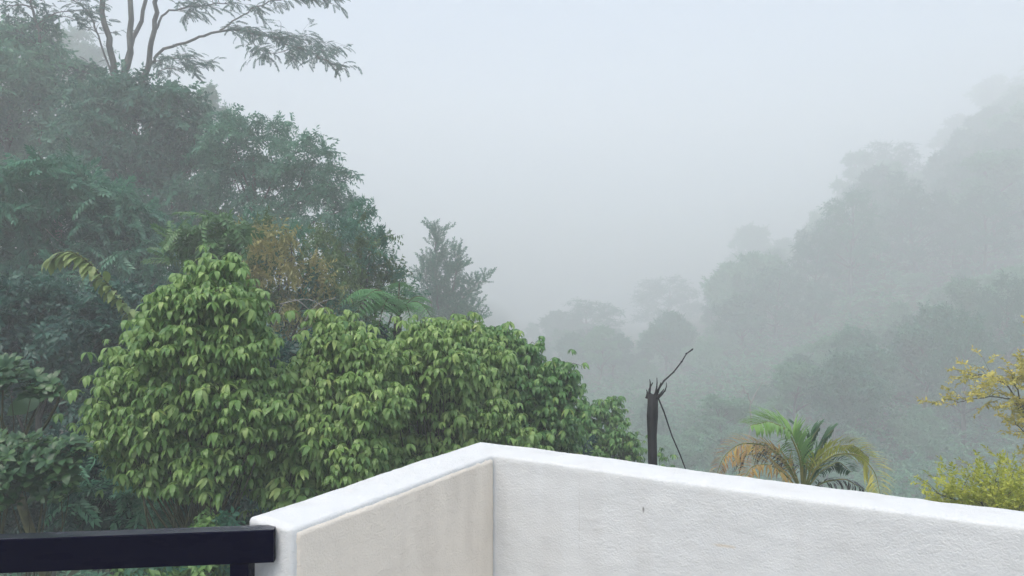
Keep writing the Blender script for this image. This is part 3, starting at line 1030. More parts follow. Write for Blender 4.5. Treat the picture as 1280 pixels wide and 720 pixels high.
# bare pale vines hanging in the browning tree
def vines():
    rng = np.random.default_rng(40)
    x, y = (345 - 640) / FPX * 12.4, 12.4
    root = thing('bare_vines', P(345, 400, 12.4), 'bare pale climber stems tangled over the browning tree', 'vine')
    for pl in ([(395, 395), (370, 372), (352, 380), (338, 420)], [(420, 372), (395, 380), (380, 402), (372, 440)], [(310, 400), (325, 385), (335, 365)],
               [(350, 380), (385, 372), (408, 385), (420, 420)], [(330, 430), (338, 420), (334, 445)], [(300, 350), (318, 375), (322, 410)]):
        pts = np.array([P(a, b, 12.4 + rng.uniform(-0.5, 0.3)) for a, b in pl])
        t = np.linspace(0, 1, len(pts)); tt = np.linspace(0, 1, 12)
        c = np.stack([np.interp(tt, t, pts[:, k]) for k in range(3)], -1)
        c[1:-1] = (c[:-2] + 2 * c[1:-1] + c[2:]) / 4
        g = Geo(); g.tube(c, np.linspace(0.007, 0.003, 12), 5)
        g.build('stem', M['pale_bark'], root)


vines()


# ------------------------------------------------------------------ tree fern and hanging frond plant
def fern_frond(a, b, rng, width, lift=0.35, pairs=20, drop=0.25):
    """twice-feathered frond arching from a to b"""
    a, b = np.asarray(a, float), np.asarray(b, float)
    L = np.linalg.norm(b - a)
    t = np.linspace(0, 1, 14)[:, None]
    c = a + (b - a) * t + UP * lift * L * np.sin(np.pi * t * 0.95)
    g = Geo()
    g.tube(c, np.linspace(0.014, 0.003, 14), 4, 0.2, 1)
    T = Tmpl()
    for k in range(13):
        u = 0.06 + 0.92 * k / 12
        for s in (-1, 1):
            T.put(diamond(0.17 * (1 - u * 0.75), 0.075, 0.1, 0.1), (0.35, s, -0.05), UP, (u, 0, -0.15 * u * u))
    T.stick((0, 0, 0), (1, 0, -0.15), 0.008)
    tp = T.done()
    pos, dr, sc = [], [], []
    tan = unit(np.gradient(c, axis=0))
    for k in range(pairs):
        u = 0.14 + 0.84 * k / (pairs - 1)
        p = np.array([np.interp(u, t[:, 0], c[:, j]) for j in range(3)])
        tg = unit(np.array([np.interp(u, t[:, 0], tan[:, j]) for j in range(3)]))
        sd = unit(np.cross(UP, tg))
        w = width * math.sin(math.pi * (0.12 + 0.84 * u) ** 0.8) + 0.03
        for s in (-1, 1):
            pos.append(p); dr.append(unit(sd * s + tg * 0.45 - UP * drop + rng.normal(size=3) * 0.05)); sc.append(w)
    dr = np.array(dr)
    g.stamp(tp, frames(dr, np.broadcast_to(UP, dr.shape)), np.array(pos), np.array(sc), 0, rng=rng)
    return g


def tree_fern():
    rng = np.random.default_rng(41)
    Y = 10.8
    hub = P(498, 396, Y)
    base = np.array([hub[0], Y + 0.2, tz(hub[0], Y + 0.2)])
    root = thing('tree_fern', base, 'light green tree fern with lacy spreading fronds among the bushes', 'tree fern')
    g = Geo(); g.tube(curve_pts(base - UP * 0.1, hub, rng, 7, 0, 0.02), np.linspace(0.09, 0.06, 7), 8); g.build('trunk', M['bark'], root)
    for (px, py, dy, wd) in ((426, 384, -0.6, 0.36), (440, 412, -1.2, 0.34), (452, 372, 0.3, 0.34), (538, 380, 0.3, 0.26), (545, 412, -0.6, 0.26), (470, 432, -1.2, 0.3), (518, 432, -0.9, 0.25), (500, 372, 1.0, 0.28), (448, 398, -0.3, 0.34)):
        fern_frond(hub, P(px, py, Y + dy), rng, wd).build('frond', [M['fern'], M['stem']], root)


tree_fern()


def pinnate_branch():
    rng = np.random.default_rng(42)
    Y = 9.6
    x = (190 - 640) / FPX * Y
    base = np.array([x, Y + 0.4, tz(x, Y + 0.4)])
    root = thing('drooping_climber', base, 'yellowish drooping frond of big overlapping leaves arching out of the dark wood', 'plant')
    stem = np.array([base, P(190, 520, Y + .3), P(178, 400, Y + .2), P(160, 385, Y), P(138, 358, Y - .1), P(112, 328, Y - .2), P(88, 312, Y - .2), P(66, 322, Y - .2)])
    k = np.linspace(0, 1, len(stem)); tt = np.linspace(0, 1, 40)
    c = np.stack([np.interp(tt, k, stem[:, j]) for j in range(3)], -1)
    for _ in range(3): c[1:-1] = (c[:-2] + 2 * c[1:-1] + c[2:]) / 4
    g = Geo(); g.tube(c, np.linspace(0.02, 0.004, 40), 5); g.build('stem', M['stem'], root)
    lf = []
    for _ in range(4):
        v, f3, f4 = leaf_curve(0.25, 0.085, math.radians(rng.uniform(-10, 15)), math.radians(rng.uniform(-70, -35)), 0.25, 5, 0.45)
        q = Geo(); q.add(v, [f3, f4], rng.random()); lf.append(q.mesh('leaf', M['yellowgreen']))
    for i in range(14, 40):
        tg = unit(c[min(i + 1, 39)] - c[i - 1])
        sd = unit(np.cross(UP, tg))
        for s in (-1, 1):
            for rep in range(2):
                d = unit(sd * s * 0.8 + tg * 0.5 - UP * rng.uniform(0.2, 0.7) + rng.normal(size=3) * 0.2)
                Mx = frames(d[None], UP[None])[0]
                o = bpy.data.objects.new('leaf', lf[int(rng.integers(4))])
                from mathutils import Matrix
                o.matrix_local = Matrix([[*(Mx[r] * 1.0), c[i][r] - base[r]] for r in range(3)] + [[0, 0, 0, 1]])
                z = rng.uniform(0.65, 1.1)
                o.scale = (z, z, z)
                col.objects.link(o); o.parent = root


pinnate_branch()

# ------------------------------------------------------------------ the near trees with hanging leaves
mk = lambda rng: t_palmate(rng, int(rng.integers(5, 8)))
grp = 'hanging leaved trees below the balcony'
leafy_tree('hanging_leaf_tree', 'tall pyramid shaped pale green tree with hanging leaves, left of its row', 'tree',
           [(264, 346, 26), (244, 376, 32), (286, 384, 32), (215, 425, 46), (262, 425, 50), (300, 440, 32), (180, 478, 44), (235, 485, 58), (292, 500, 46), (155, 530, 40), (210, 548, 52), (275, 560, 45), (325, 520, 28), (185, 585, 32), (250, 600, 30)],
           6.6, 245, 'bright', 'pal', mk, 0.052, 300, grp, 51, tiers=6, r0=0.05, mat2='bright', per=1.15)
leafy_tree('hanging_leaf_tree', 'mid green hanging leaved tree between the pyramid tree and its rounded neighbour', 'tree',
           [(425, 420, 28), (412, 450, 32), (448, 448, 34), (368, 490, 40), (425, 492, 46), (350, 540, 44), (408, 550, 54), (465, 500, 38), (375, 598, 40), (450, 560, 44), (335, 590, 32), (425, 605, 36)],
           7.2, 410, 'bright', 'pal', mk, 0.056, 300, grp, 52, tiers=6, r0=0.05, mat2='bright')
leafy_tree('hanging_leaf_tree', 'broad rounded hanging leaved tree above the corner of the white wall', 'tree',
           [(540, 420, 24), (572, 428, 30), (510, 445, 30), (600, 446, 32), (540, 460, 45), (590, 480, 45), (500, 485, 40), (550, 520, 46), (490, 540, 38), (600, 530, 42), (520, 575, 38), (575, 570, 40), (640, 560, 35)],
           8.0, 550, 'bright', 'pal', mk, 0.061, 300, grp, 53, tiers=6, r0=0.05, mat2='bright')
leafy_tree('hanging_leaf_tree', 'hanging leaved tree whose peaked top overhangs the right shoulder of its row', 'tree',
           [(627, 425, 22), (655, 455, 28), (640, 475, 38), (672, 495, 36), (622, 515, 36), (700, 470, 22), (660, 540, 40), (700, 520, 30), (690, 560, 34), (712, 490, 14)],
           8.8, 650, 'mid', 'pal', mk, 0.066, 300, grp, 54, tiers=6, r0=0.045)
leafy_tree('hanging_leaf_tree', 'small hazy hanging leaved tree at the right end of its row', 'tree',
           [(757, 515, 22), (745, 540, 30), (775, 552, 22), (728, 560, 28), (762, 575, 26), (792, 568, 12), (735, 525, 16)],
           11.5, 752, 'mid', 'pal', mk, 0.085, 240, grp, 55, tiers=6, r0=0.04, scale=1.05)
leafy_tree('low_seedling', 'low sprig of leaves peeping over the wall left of the charred trunk', 'sapling',
           [(822, 566, 10), (832, 575, 8)], 10.5, 826, 'mid', 'pal', mk, 0.1, 24, None, 56, 0.015, scale=0.8, extra=0.1)

mw = lambda rng: t_whorl(rng, int(rng.integers(6, 10)))
leafy_tree('rosette_shrub', 'dark glossy rosette leaved branch at the left edge above the pale broad leaf', 'shrub',
           [(8, 470, 20), (42, 480, 15), (-25, 478, 26), (62, 486, 8)], 6.4, -10, 'shade', 'whorl', mw, 0.068, 130, 'rosette leaved shrubs', 61, 0.03, face=0.55, extra=0.3, mat2='dark')
leafy_tree('rosette_shrub', 'dark glossy rosette leaved shrub spreading just above the black railing', 'shrub',
           [(20, 575, 32), (60, 580, 30), (90, 565, 16), (0, 600, 34), (70, 605, 22), (-25, 570, 30)], 6.0, 25, 'shade', 'whorl', mw, 0.068, 260, 'rosette leaved shrubs', 62, 0.03, face=0.55, extra=0.3, mat2='dark')


def broad_leaf_plant():
    rng = np.random.default_rng(63)
    Y = 6.7
    x = (14 - 640) / FPX * Y
    base = np.array([x, Y, tz(x, Y)])
    root = thing('broad_leaf_plant', base, 'banana like plant with one pale torn broad leaf between dark shrubs', 'plant')
    heart = P(14, 590, Y)
    g = Geo(); g.tube(curve_pts(base, heart, rng, 5), np.linspace(0.07, 0.04, 5), 8); g.build('stem', M['stem'], root)
    for (sx, sy, px, py, dy, w) in ((50, 500, 8, 520, -0.2, 0.21), (-20, 500, -70, 540, 0.1, 0.2), (74, 476, 88, 504, 0.5, 0.08)):
        st, tip = P(sx, sy, Y), P(px, py, Y + dy)
        d = tip - st
        L = np.linalg.norm(d) * 1.0
        v, f3, f4 = leaf_curve(L, w, 0.35, -0.35, 0.12, 8, 0.45)
        v[:, 2] += 0.012 * np.sin(v[:, 0] * 60) * np.abs(v[:, 1]) / w
        Mx = frames(unit(d)[None], np.array([[0.1, -0.8, 0.6]]))[0]
        g = Geo()
        g.tube(curve_pts(heart, st, rng, 6, -0.05), np.linspace(0.018, 0.008, 6), 5, 0.3, 1)
        g.add(v @ Mx.T + st, [f3, f4], 0.3)
        g.build('leaf', [M['broad'], M['stem']], root)


broad_leaf_plant()
forest_tree('fern_leaved_shrub', 'dark feather leaved shrub under the pyramid tree beside the railing', 'shrub',
            [(125, 590, 34), (155, 620, 34), (100, 630, 30), (190, 640, 30), (140, 660, 34)], 7.4, 140, ['deep', 'dark'], PINN, 0.36, 2.4, seed=64, r0=0.03, droop=0.5)
forest_tree('low_shrub', 'low green shrub showing under the railing beside the wall end', 'shrub',
            [(255, 700, 40), (200, 720, 45), (300, 730, 40), (270, 660, 26)], 6.4, 250, ['dark', 'mid'], SPRAY, 0.24, 1.8, seed=65, r0=0.03)


# ------------------------------------------------------------------ charred trunk, palm, golden shrubs
def charred_trunk():
    rng = np.random.default_rng(71)
    Y = 7.8
    x = (815 - 640) / FPX * Y
    base = np.array([x, Y, tz(x, Y)])
    root = thing('charred_trunk', base, 'burnt black broken trunk with a splintered top behind the white wall', 'dead trunk')
    k = 26
    zt = P(816, 493, Y)
    pts = np.stack([np.linspace(base[0], zt[0], k) + 0.006 * np.sin(np.arange(k)), np.full(k, Y), np.linspace(base[2] - 0.1, zt[2], k)], -1)
    rad = np.linspace(0.066, 0.052, k) * (1 + 0.06 * rng.normal(size=k))
    g = Geo(); g.tube(pts, rad, 11)
    g.V[0] = g.V[0] + rng.normal(size=g.V[0].shape) * np.array([0.005, 0.005, 0.012])
    g.build('trunk', M['char'], root)
    for (ax, px, py, r, dy) in ((810, 812, 474, 0.016, 0), (813, 816, 478, 0.02, .05), (817, 821, 472, 0.014, -.04), (819, 826, 478, 0.018, 0), (822, 833, 478, 0.012, .03),
                                (820, 830, 486, 0.016, -.06), (808, 808, 487, 0.018, 0.03), (823, 832, 489, 0.01, -.02)):
        a, b = P(ax, 498, Y + dy * 0.5), P(px, py, Y + dy)
        g = Geo(); g.tube(curve_pts(a, b, rng, 5, -0.06, 0.06), r * np.linspace(1, 0.25, 5), 5)
        g.build('splinter', M['char'], root)
    c = np.array([P(819, 493, Y), P(830, 476, Y - .05), P(842, 465, Y - .1), P(852, 452, Y - .1), P(858, 442, Y - .12), P(865, 437, Y - .12)])
    g = Geo(); g.tube(c, [0.012, 0.009, 0.008, 0.007, 0.006, 0.009], 5)
    for q in c[1:]:
        g.tube(np.array([q - [0.012, 0, 0.004], q, q + [0.012, 0, 0.012]]), [0.003, 0.011, 0.003], 5)
    g.build('twig', M['char'], root)
    c = np.array([P(823, 498, Y), P(830, 515, Y - .05), P(840, 545, Y - .1), P(850, 568, Y - .1), P(862, 600, Y - .1), P(880, 660, Y - .2)])
    g = Geo(); g.tube(c, np.linspace(0.009, 0.006, 6), 5); g.build('hanging_strip', M['char'], root)


charred_trunk()


def palm_mat(name, stops, rough=0.4):
    return leaf_mat(name, stops, rough, 0.25)


def palm():
    rng = np.random.default_rng(72)
    Y = 8.4
    hub = P(1003, 618, Y)
    base = np.array([hub[0], Y, tz(hub[0], Y)])
    root = thing('areca_palm', base, 'small feather palm with green and scorched orange fronds behind the wall', 'palm')
    for dx, dy in ((0, 0), (0.12, 0.1), (-0.1, 0.12)):
        g = Geo()
        b0 = base + [dx, dy, -0.1]
        pts = np.linspace(b0, hub + [dx * 0.7, dy * 0.7, 0], 22)
        g.tube(pts, 0.045 + 0.004 * (np.arange(22) % 2), 8)
        g.build('stem', M['stem'], root)
    mg = palm_mat('palm_green', [(0, (0.11, 0.26, 0.06)), (1, (0.26, 0.44, 0.11))])
    my = palm_mat('palm_yellow', [(0, (0.24, 0.36, 0.06)), (0.6, (0.54, 0.55, 0.12)), (1, (0.70, 0.62, 0.22))])
    mo = palm_mat('palm_orange', [(0, (0.42, 0.40, 0.12)), (0.45, (0.56, 0.40, 0.12)), (0.75, (0.34, 0.20, 0.08)), (1, (0.10, 0.07, 0.05))])
    mb = palm_mat('palm_scorched', [(0, (0.02, 0.02, 0.022)), (1, (0.08, 0.07, 0.065))])
    md = palm_mat('palm_dark_green', [(0, (0.045, 0.13, 0.06)), (1, (0.10, 0.22, 0.09))])
    K = {'g': mg, 'y': my, 'o': mo, 'b': mb, 'd': md}
    ms = noise_mat('palm_rachis', (0.16, 0.2, 0.05), (0.34, 0.3, 0.08), 8, 0.5)
    lab = {'g': 'fresh green frond', 'y': 'yellowing green frond', 'o': 'orange dying frond', 'b': 'blackened dead frond', 'd': 'dark green frond'}
    # (kind, photo polyline from the heart to the tip, depth drift, leaflet length)
    fr = [('g', [(1003, 610), (1000, 570), (985, 538), (962, 526), (938, 532)], -0.5, 0.36),
          ('g', [(1003, 612), (1003, 572), (990, 540), (968, 528), (945, 538)], -0.25, 0.3),
          ('y', [(1008, 610), (1020, 583), (1046, 566), (1076, 568), (1094, 590), (1100, 618)], -0.6, 0.30),
          ('y', [(1006, 612), (1016, 578), (1040, 558), (1068, 556), (1086, 572)], -0.1, 0.26),
          ('o', [(998, 612), (985, 578), (958, 556), (925, 553), (904, 570), (896, 592)], -0.4, 0.24),
          ('o', [(996, 616), (985, 596), (962, 580), (940, 582), (930, 598)], -0.7, 0.24),
          ('o', [(1000, 612), (985, 585), (965, 562), (935, 560), (915, 578)], 0.3, 0.2),
          ('b', [(998, 612), (990, 580), (972, 560), (952, 552), (940, 560)], 0.5, 0.26),
          ('b', [(998, 614), (985, 580), (958, 566), (930, 568), (918, 590)], 0.7, 0.2),
          ('d', [(1006, 610), (1010, 570), (1014, 548), (1024, 534)], 0.6, 0.3),
          ('d', [(1006, 610), (1018, 575), (1030, 548), (1042, 536)], 0.9, 0.26),
          ('d', [(1002, 612), (1006, 575), (1002, 545), (992, 532)], 0.8, 0.28),
          ('b', [(1006, 614), (1030, 602), (1056, 598), (1080, 612)], -0.2, 0.2),
          ('d', [(1006, 612), (1024, 590), (1048, 576), (1064, 590)], 0.3, 0.24)]
    for kind, pl, drift, ll in fr:
        k = np.linspace(0, 1, len(pl)); tt = np.linspace(0, 1, 30)
        pts = np.array([P(a, b, Y + drift * t) for (a, b), t in zip(pl, k)])
        pts[0] = hub + (pts[0] - hub) * 0.3
        c = np.stack([np.interp(tt, k, pts[:, j]) for j in range(3)], -1)
        for _ in range(4): c[1:-1] = (c[:-2] + 2 * c[1:-1] + c[2:]) / 4
        g = Geo(); g.tube(c, np.linspace(0.013, 0.003, 30), 5, 0.5, 1)
        tan = unit(np.gradient(c, axis=0))
        n = 48
        for i in range(n):
            u = 0.16 + 0.83 * i / (n - 1)
            p = np.array([np.interp(u, tt, c[:, j]) for j in range(3)])
            tg = unit(np.array([np.interp(u, tt, tan[:, j]) for j in range(3)]))
            sd = unit(np.cross(tg, np.array([0.05, -1, 0.25])))          # across the arch
            sd2 = unit(np.cross(tg, sd))
            L = ll * (math.sin(math.pi * (0.18 + 0.74 * u)) ** 0.7) * rng.uniform(0.85, 1.1)
            for s in (-1, 1):
                if kind == 'b' and rng.random() < 0.45: continue
                lat = sd * s * 0.55 + sd2 * s * 0.75 if abs(tg[2]) < 0.8 else sd * s * 0.85 + sd2 * s * 0.35
                vee = UP * (0.32 if kind != 'b' else -0.3)
                d = unit(lat + tg * (0.55 + 0.25 * u) + vee + rng.normal(size=3) * (0.2 if kind in 'ob' else 0.09))
                v, f3, f4 = leaf_curve(L, 0.019 if kind in 'ob' else 0.024, 0.12, -0.75 if kind != 'b' else -1.1, 0.35, 3, 0.4)
                Mx = frames(d[None], UP[None] + 0.001)[0]
                g.add(v @ Mx.T + p, [f3, f4], rng.random() * 0.6 + 0.4 * u, 0)
        o = g.build('frond', [K[kind], ms], root)
        o['label'] = lab[kind]


palm()

limb_tree('golden_tree', 'thin golden leaved tree reaching in at the right edge', 'tree', [
    ([None, (1300, 640), (1290, 540), (1296, 430)], 0.035, 0.012, 0.7, 0),
    ([(1292, 560), (1270, 500), (1238, 495), (1196, 503)], 0.014, 0.004, 0.3, -0.2),
    ([(1290, 540), (1272, 490), (1262, 462)], 0.014, 0.004, 0.4, 0.1),
    ([(1290, 535), (1260, 480), (1232, 468), (1212, 472)], 0.012, 0.004, 0.4, 0.3),
    ([(1292, 550), (1282, 500), (1285, 460)], 0.012, 0.004, 0.2, -0.2),
    ([(1292, 570), (1280, 540), (1268, 528)], 0.010, 0.004, 0.5, -0.2),
    ([(1292, 520), (1310, 480), (1330, 470)], 0.012, 0.004, 0.2, 0.2)],
    9.5, ((1302 - 640) / FPX * 9.5, 9.5), 'amber', [t_spray(TR, 15, 0.3, 0.15, 60, 0.1, 0.6) for _ in range(3)], 0.19, bark='stem', seed=73, twig=(0.1, 0.32), step=0.07, flat=0.6, leafs=3, droop=0.0)
limb_tree('golden_shrub', 'bright yellow green shrub showing over the wall in the lower right corner', 'shrub', [
    ([None, (1250, 680), (1240, 614), (1236, 599)], 0.03, 0.008, 0.75, 0),
    ([(1250, 680), (1215, 634), (1170, 616)], 0.014, 0.004, 0.3, -0.3), ([(1250, 680), (1200, 644), (1180, 632)], 0.014, 0.004, 0.3, 0.2),
    ([(1250, 670), (1230, 624), (1205, 606)], 0.014, 0.004, 0.3, 0), ([(1250, 670), (1260, 624), (1262, 602)], 0.014, 0.004, 0.3, 0),
    ([(1250, 670), (1280, 624), (1290, 599)], 0.014, 0.004, 0.3, 0), ([(1250, 680), (1240, 644), (1225, 626)], 0.014, 0.004, 0.3, -0.4),
    ([(1250, 680), (1265, 644), (1255, 619)], 0.014, 0.004, 0.3, -0.4), ([(1250, 680), (1290, 640), (1300, 624)], 0.014, 0.004, 0.3, -0.4), ([(1250, 680), (1215, 640), (1195, 646)], 0.014, 0.004, 0.3, -0.3),
    ([(1250, 680), (1275, 640), (1272, 632)], 0.014, 0.004, 0.3, -0.5), ([(1250, 680), (1250, 640), (1240, 636)], 0.014, 0.004, 0.3, -0.5)],
    7.6, ((1255 - 640) / FPX * 7.6, 7.6), 'gold', [t_spray(TR, 15, 0.3, 0.12, 50, 0.1, 0.6) for _ in range(3)], 0.16, bark='stem', seed=74, twig=(0.1, 0.3), step=0.036, flat=0.7, leafs=3, droop=-0.2, rise=0.25)

# ------------------------------------------------------------------ misty valley and hillside
def proto(kind, seed):
    """meshes of one hillside tree 10 m tall standing at the origin: (trunk mesh, crown mesh)"""
    rng = np.random.default_rng(seed)
    lobes = []
    if kind == 'domed':
        for _ in range(17):
            a, q = rng.random() * 6.28, rng.random()
            z = 4.2 + 4.6 * q
            rr = 2.9 * math.sqrt(max(0.08, 1 - ((z - 5.6) / 3.9) ** 2))
            f = rng.random() ** 0.5
            lobes.append((np.array([rr * f * math.cos(a), rr * f * math.sin(a), z]), rng.uniform(0.9, 1.5)))
    elif kind == 'tall':
        for k in range(17):
            z = 3.0 + 6.2 * k / 16
            rr = 1.7 * (1 - ((z - 5) / 6.0) ** 2) + 0.2
            a = k * 2.4
            lobes.append((np.array([rr * math.cos(a), rr * math.sin(a), z]), rng.uniform(0.75, 1.15)))
    elif kind == 'layered':
        for k in range(18):
            lay = k % 3
            a = rng.random() * 6.28
            rr = (3.3, 2.6, 1.5)[lay] * rng.random() ** 0.5
            lobes.append((np.array([rr * math.cos(a), rr * math.sin(a), (5.4, 7.4, 9.0)[lay] + rng.normal() * 0.2]), rng.uniform(0.8, 1.25)))
    elif kind == 'bushy':
        for _ in range(16):
            a = rng.random() * 6.28
            rr = 4.0 * rng.random() ** 0.5
            lobes.append((np.array([rr * math.cos(a), rr * math.sin(a), 1.8 + rng.random() * 6.0 * (1 - rr / 6)]), rng.uniform(1.2, 1.9)))
    sq = 0.55 if kind == 'layered' else 0.85
    g = Geo(); skeleton(g, np.zeros(3), lobes, rng, 0.2, 0.3, 6, 1)
    mt = g.mesh('trunk', M['bark'])
    pale = kind in ('layered', 'bushy')
    g = crown_geo(lobes, rng, SPRAY if kind != 'tall' else HANG, 0.85, 1.7, squash=sq, rough=0.5, mats=1)
    return mt, g.mesh('crown', M['hill_b' if pale else 'hill_a'])


KIND = {}
for k, kd in enumerate(('domed', 'tall', 'layered', 'bushy')):
    KIND[kd] = [proto(kd, 200 + 10 * k + j) for j in range(3)]


def hill_tree(name, label, kind, x, y, h, rng, group=None, wide=1.0, cat='tree'):
    z = tz(x, y)
    root = thing(name, (x, y, z - 0.1), label, cat, group)
    rz = rng.random() * 6.28
    s = h / 10
    for nm, me in zip(('trunk', 'crown'), KIND[kind][int(rng.integers(3))]):
        o = bpy.data.objects.new(nm, me)
        o.rotation_euler = (0, 0, rz)
        o.scale = (s * wide, s * wide, s)
        col.objects.link(o); o.parent = root


rng = np.random.default_rng(90)
# trees that shape the skyline of the mist: (px, py of the top, depth, kind, width, name, label)
SKY = [(742, 374, 118, 'tall', 2.0, 'misty_tree', 'pointed misty tree, tallest of the pale clump beyond the bright bushes'),
       (698, 384, 122, 'domed', 1.5, 'misty_tree', 'round misty tree at the left of the pale clump in the valley'),
       (666, 402, 138, 'domed', 1.1, 'misty_tree', 'faint low misty tree just right of the bright bushes'),
       (775, 428, 128, 'domed', 1.1, 'misty_tree', 'misty tree sloping down at the right of the pale valley clump'),
       (832, 346, 150, 'tall', 1.9, 'misty_tree', 'very faint columnar tree standing alone above the charred trunk'),
       (872, 400, 162, 'domed', 1.2, 'misty_tree', 'very faint low tree right of the lone columnar one'),
       (938, 282, 158, 'layered', 1.1, 'misty_tree', 'faint lacy topped tree at the lower end of the hillside skyline'),
       (978, 296, 150, 'domed', 1.2, 'misty_tree', 'faint round tree right of the lacy topped hillside tree'),
       (1018, 266, 128, 'layered', 0.5, 'misty_tree', 'thin misty tree with a small dark tuft jutting from the hillside'),
       (1072, 190, 136, 'layered', 0.9, 'misty_tree', 'misty tree with ragged top left of the tallest hillside crown'),
       (1114, 176, 130, 'tall', 1.6, 'misty_tree', 'large columnar misty tree, darkest crown on the hillside skyline'),
       (1064, 240, 126, 'domed', 1.2, 'misty_tree', 'rounded misty tree below the ragged topped hillside tree'),
       (1170, 196, 156, 'domed', 1.2, 'misty_tree', 'pale tree in the dip of the hillside skyline'),
       (1205, 138, 166, 'domed', 1.2, 'misty_tree', 'pale broad tree stepping up toward the hilltop'),
       (1250, 92, 172, 'domed', 1.4, 'misty_tree', 'barely visible topmost tree at the right edge of the hill'),
       (1300, 70, 174, 'tall', 1.5, 'misty_tree', 'barely visible hilltop tree cut off by the right edge')]
taken = []
for (px, py, Y, kd, wd, nm, lb) in SKY:
    Y = Y * 1.42
    t = P(px, py, Y)
    h = t[2] - tz(t[0], Y)
    hill_tree(nm, lb, kd, t[0], Y, max(h, 6), rng, None, wd * min(1.0, 20 / max(h, 6)))
    taken.append((t[0], Y))
sk_x = [640, 700, 760, 790, 832, 872, 910, 960, 1000, 1040, 1100, 1150, 1200, 1240, 1290, 1400]
sk_y = [430, 400, 395, 440, 370, 410, 318, 300, 295, 240, 190, 205, 155, 112, 85, 65]
LAB = {'domed': 'hazy domed tree, one of many rounded crowns filling the far slope',
       'tall': 'hazy narrow tree among the far slope\'s rounded crowns',
       'layered': 'hazy pale tree with flat tiered foliage on the far slope',
       'bushy': 'hazy low bushy tree crouching between taller trees of the far slope'}
NM = {'domed': 'domed_tree', 'tall': 'narrow_tree', 'layered': 'tiered_tree', 'bushy': 'bushy_tree'}
n = 0
for _ in range(9000):
    Y = 62 + 175 * rng.random() ** 0.85
    px = rng.uniform(655, 1350)
    x = (px - 640) / FPX * Y
    if any((x - a) ** 2 + (Y - b) ** 2 < (3.3 + Y * 0.018) ** 2 for a, b in taken):
        continue
    if x < 6 and Y < 60: continue
    z = tz(x, Y)
    kd = ('domed', 'tall', 'layered', 'bushy')[int(rng.choice(4, p=[0.36, 0.16, 0.26, 0.22]))]
    h = rng.uniform(8, 17) if kd != 'bushy' else rng.uniform(5, 8)
    roof = E - (np.interp(px, sk_x, sk_y) + 12 - 360) / FPX * Y
    if Y < 112:
        roof = min(roof, E - (np.interp(px, [640, 900, 1000, 1280], [520, 520, 440, 330]) - 360) / FPX * Y + rng.normal() * 1.0)
    h = min(h, roof - z)
    if h < (2.8 if Y < 90 else 4.5): continue
    hill_tree(NM[kd], LAB[kd], kd, x, Y, h, rng, 'trees of the misty far slope', rng.uniform(0.85, 1.25) * (1.15 if h < 7 else 1))
    taken.append((x, Y))
    n += 1
    if n >= 284: break
print('hill trees', n)

limb_tree('bare_tree', 'thin pale bare forked tree in the mist left of the palm', 'tree', [
    ([None, (938, 545), (939, 500), (926, 482)], 0.09, 0.03, None, 0), ([(939, 505), (944, 492), (953, 478)], 0.05, 0.02, None, 0), ([(930, 487), (922, 492), (918, 484)], 0.025, 0.015, None, 0)],
    47, ((938 - 640) / FPX * 47, 47), 'hill_a', SPRAY, 0.5, bark='pale_bark', seed=95)


# ------------------------------------------------------------------ undergrowth: one mass nobody could count
def undergrowth():
    rng = np.random.default_rng(97)
    n = 5200
    px = rng.uniform(-120, 1400, n)
    Y = 5.5 + 70 * rng.random(n) ** 1.6
    x = (px - 640) / FPX * Y
    z = terrain(x, Y)
    g = Geo()
    d = unit(np.stack([rng.normal(size=n), rng.normal(size=n), 0.9 + rng.random(n)], -1))
    g.stamp(SPRAY[1], frames(d, np.broadcast_to(UP, d.shape) + rng.normal(size=d.shape) * 0.3), np.stack([x, Y, z - 0.05], -1), (0.5 + 0.02 * Y) * rng.uniform(0.7, 1.5, n), 0, rng=rng)
    tag(g.build('undergrowth', M['dark']), 'dark green undergrowth covering the ground below the trees', 'undergrowth', kind='stuff')


undergrowth()


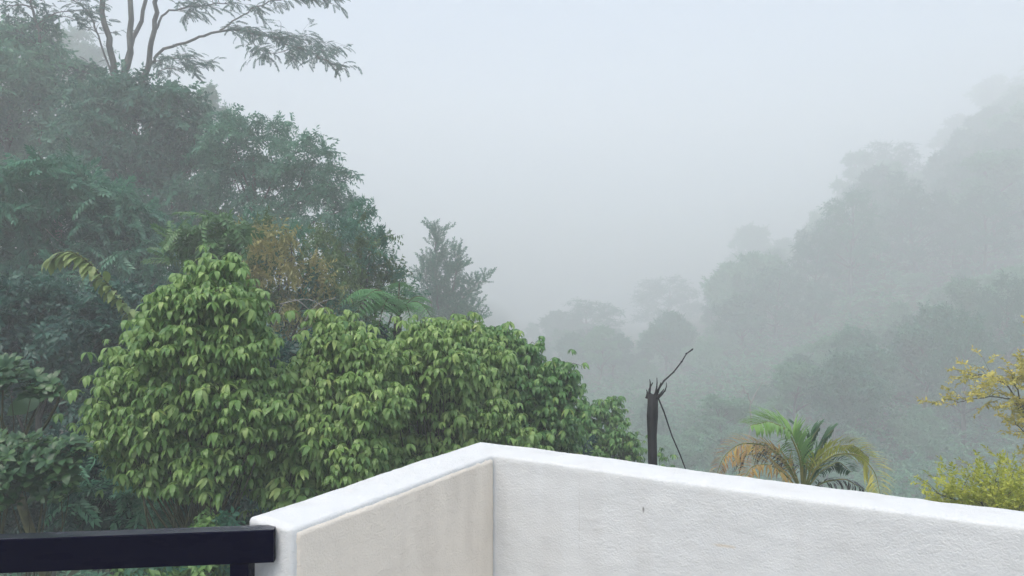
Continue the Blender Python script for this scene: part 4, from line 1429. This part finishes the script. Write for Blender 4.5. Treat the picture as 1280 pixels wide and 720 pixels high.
def scrub():
    """the shrub layer closing the canopy between the hillside trees"""
    rng = np.random.default_rng(98)
    n = 26000
    px = rng.uniform(650, 1400, n)
    Y = 40 + 120 * rng.random(n) ** 1.1
    x = (px - 640) / FPX * Y
    z = terrain(x, Y)
    lump = np.array([noise.noise(Vector((a * 0.28, b * 0.28, 0.0))) for a, b in zip(x, Y)])
    hh = np.clip(1.2 + 3.6 * lump, 0.1, 4.2) * rng.random(n) ** 0.4
    g = Geo()
    d = unit(np.stack([rng.normal(size=n), rng.normal(size=n), 0.35 + 0.4 * rng.random(n)], -1))
    tmp = [SPRAY[0], SPRAY[2]]
    pos = np.stack([x, Y, z + hh], -1)
    up = np.broadcast_to(UP, d.shape) + rng.normal(size=d.shape) * 0.3
    sc = 0.9 * rng.uniform(0.7, 1.4, n)
    half = rng.random(n) < 0.5
    g.stamp(tmp[0], frames(d[half], up[half]), pos[half], sc[half], 0, np.clip(0.5 + lump[half], 0, 1), rng)
    g.stamp(tmp[1], frames(d[~half], up[~half]), pos[~half], sc[~half], 1, np.clip(0.5 + lump[~half], 0, 1), rng)
    tag(g.build('scrub', [M['hill_a'], M['hill_b']]), 'hazy shrub layer filling the far slope between its trees', 'scrub', kind='stuff')


scrub()


# ------------------------------------------------------------------ haze
def haze():
    g = Geo()
    g.box((-185, -85, -12), (265, 405, 98))
    m = bpy.data.materials.new('mist')
    m.use_nodes = True
    nt = m.node_tree
    nt.nodes.clear()
    out = nt.nodes.new('ShaderNodeOutputMaterial')
    pv = nt.nodes.new('ShaderNodeVolumePrincipled')
    pv.inputs['Color'].default_value = (0.98, 0.998, 1.0, 1)
    pv.inputs['Density'].default_value = HAZE_DENSITY
    pv.inputs['Density Attribute'].default_value = ''
    pv.inputs['Anisotropy'].default_value = 0.0
    nt.links.new(pv.outputs[0], out.inputs['Volume'])
    o = g.build('haze', m, loc=(0, 0, 0), smooth=False)
    tag(o, 'pale mist filling the valley and thinning the far trees', 'mist', kind='stuff')


haze()
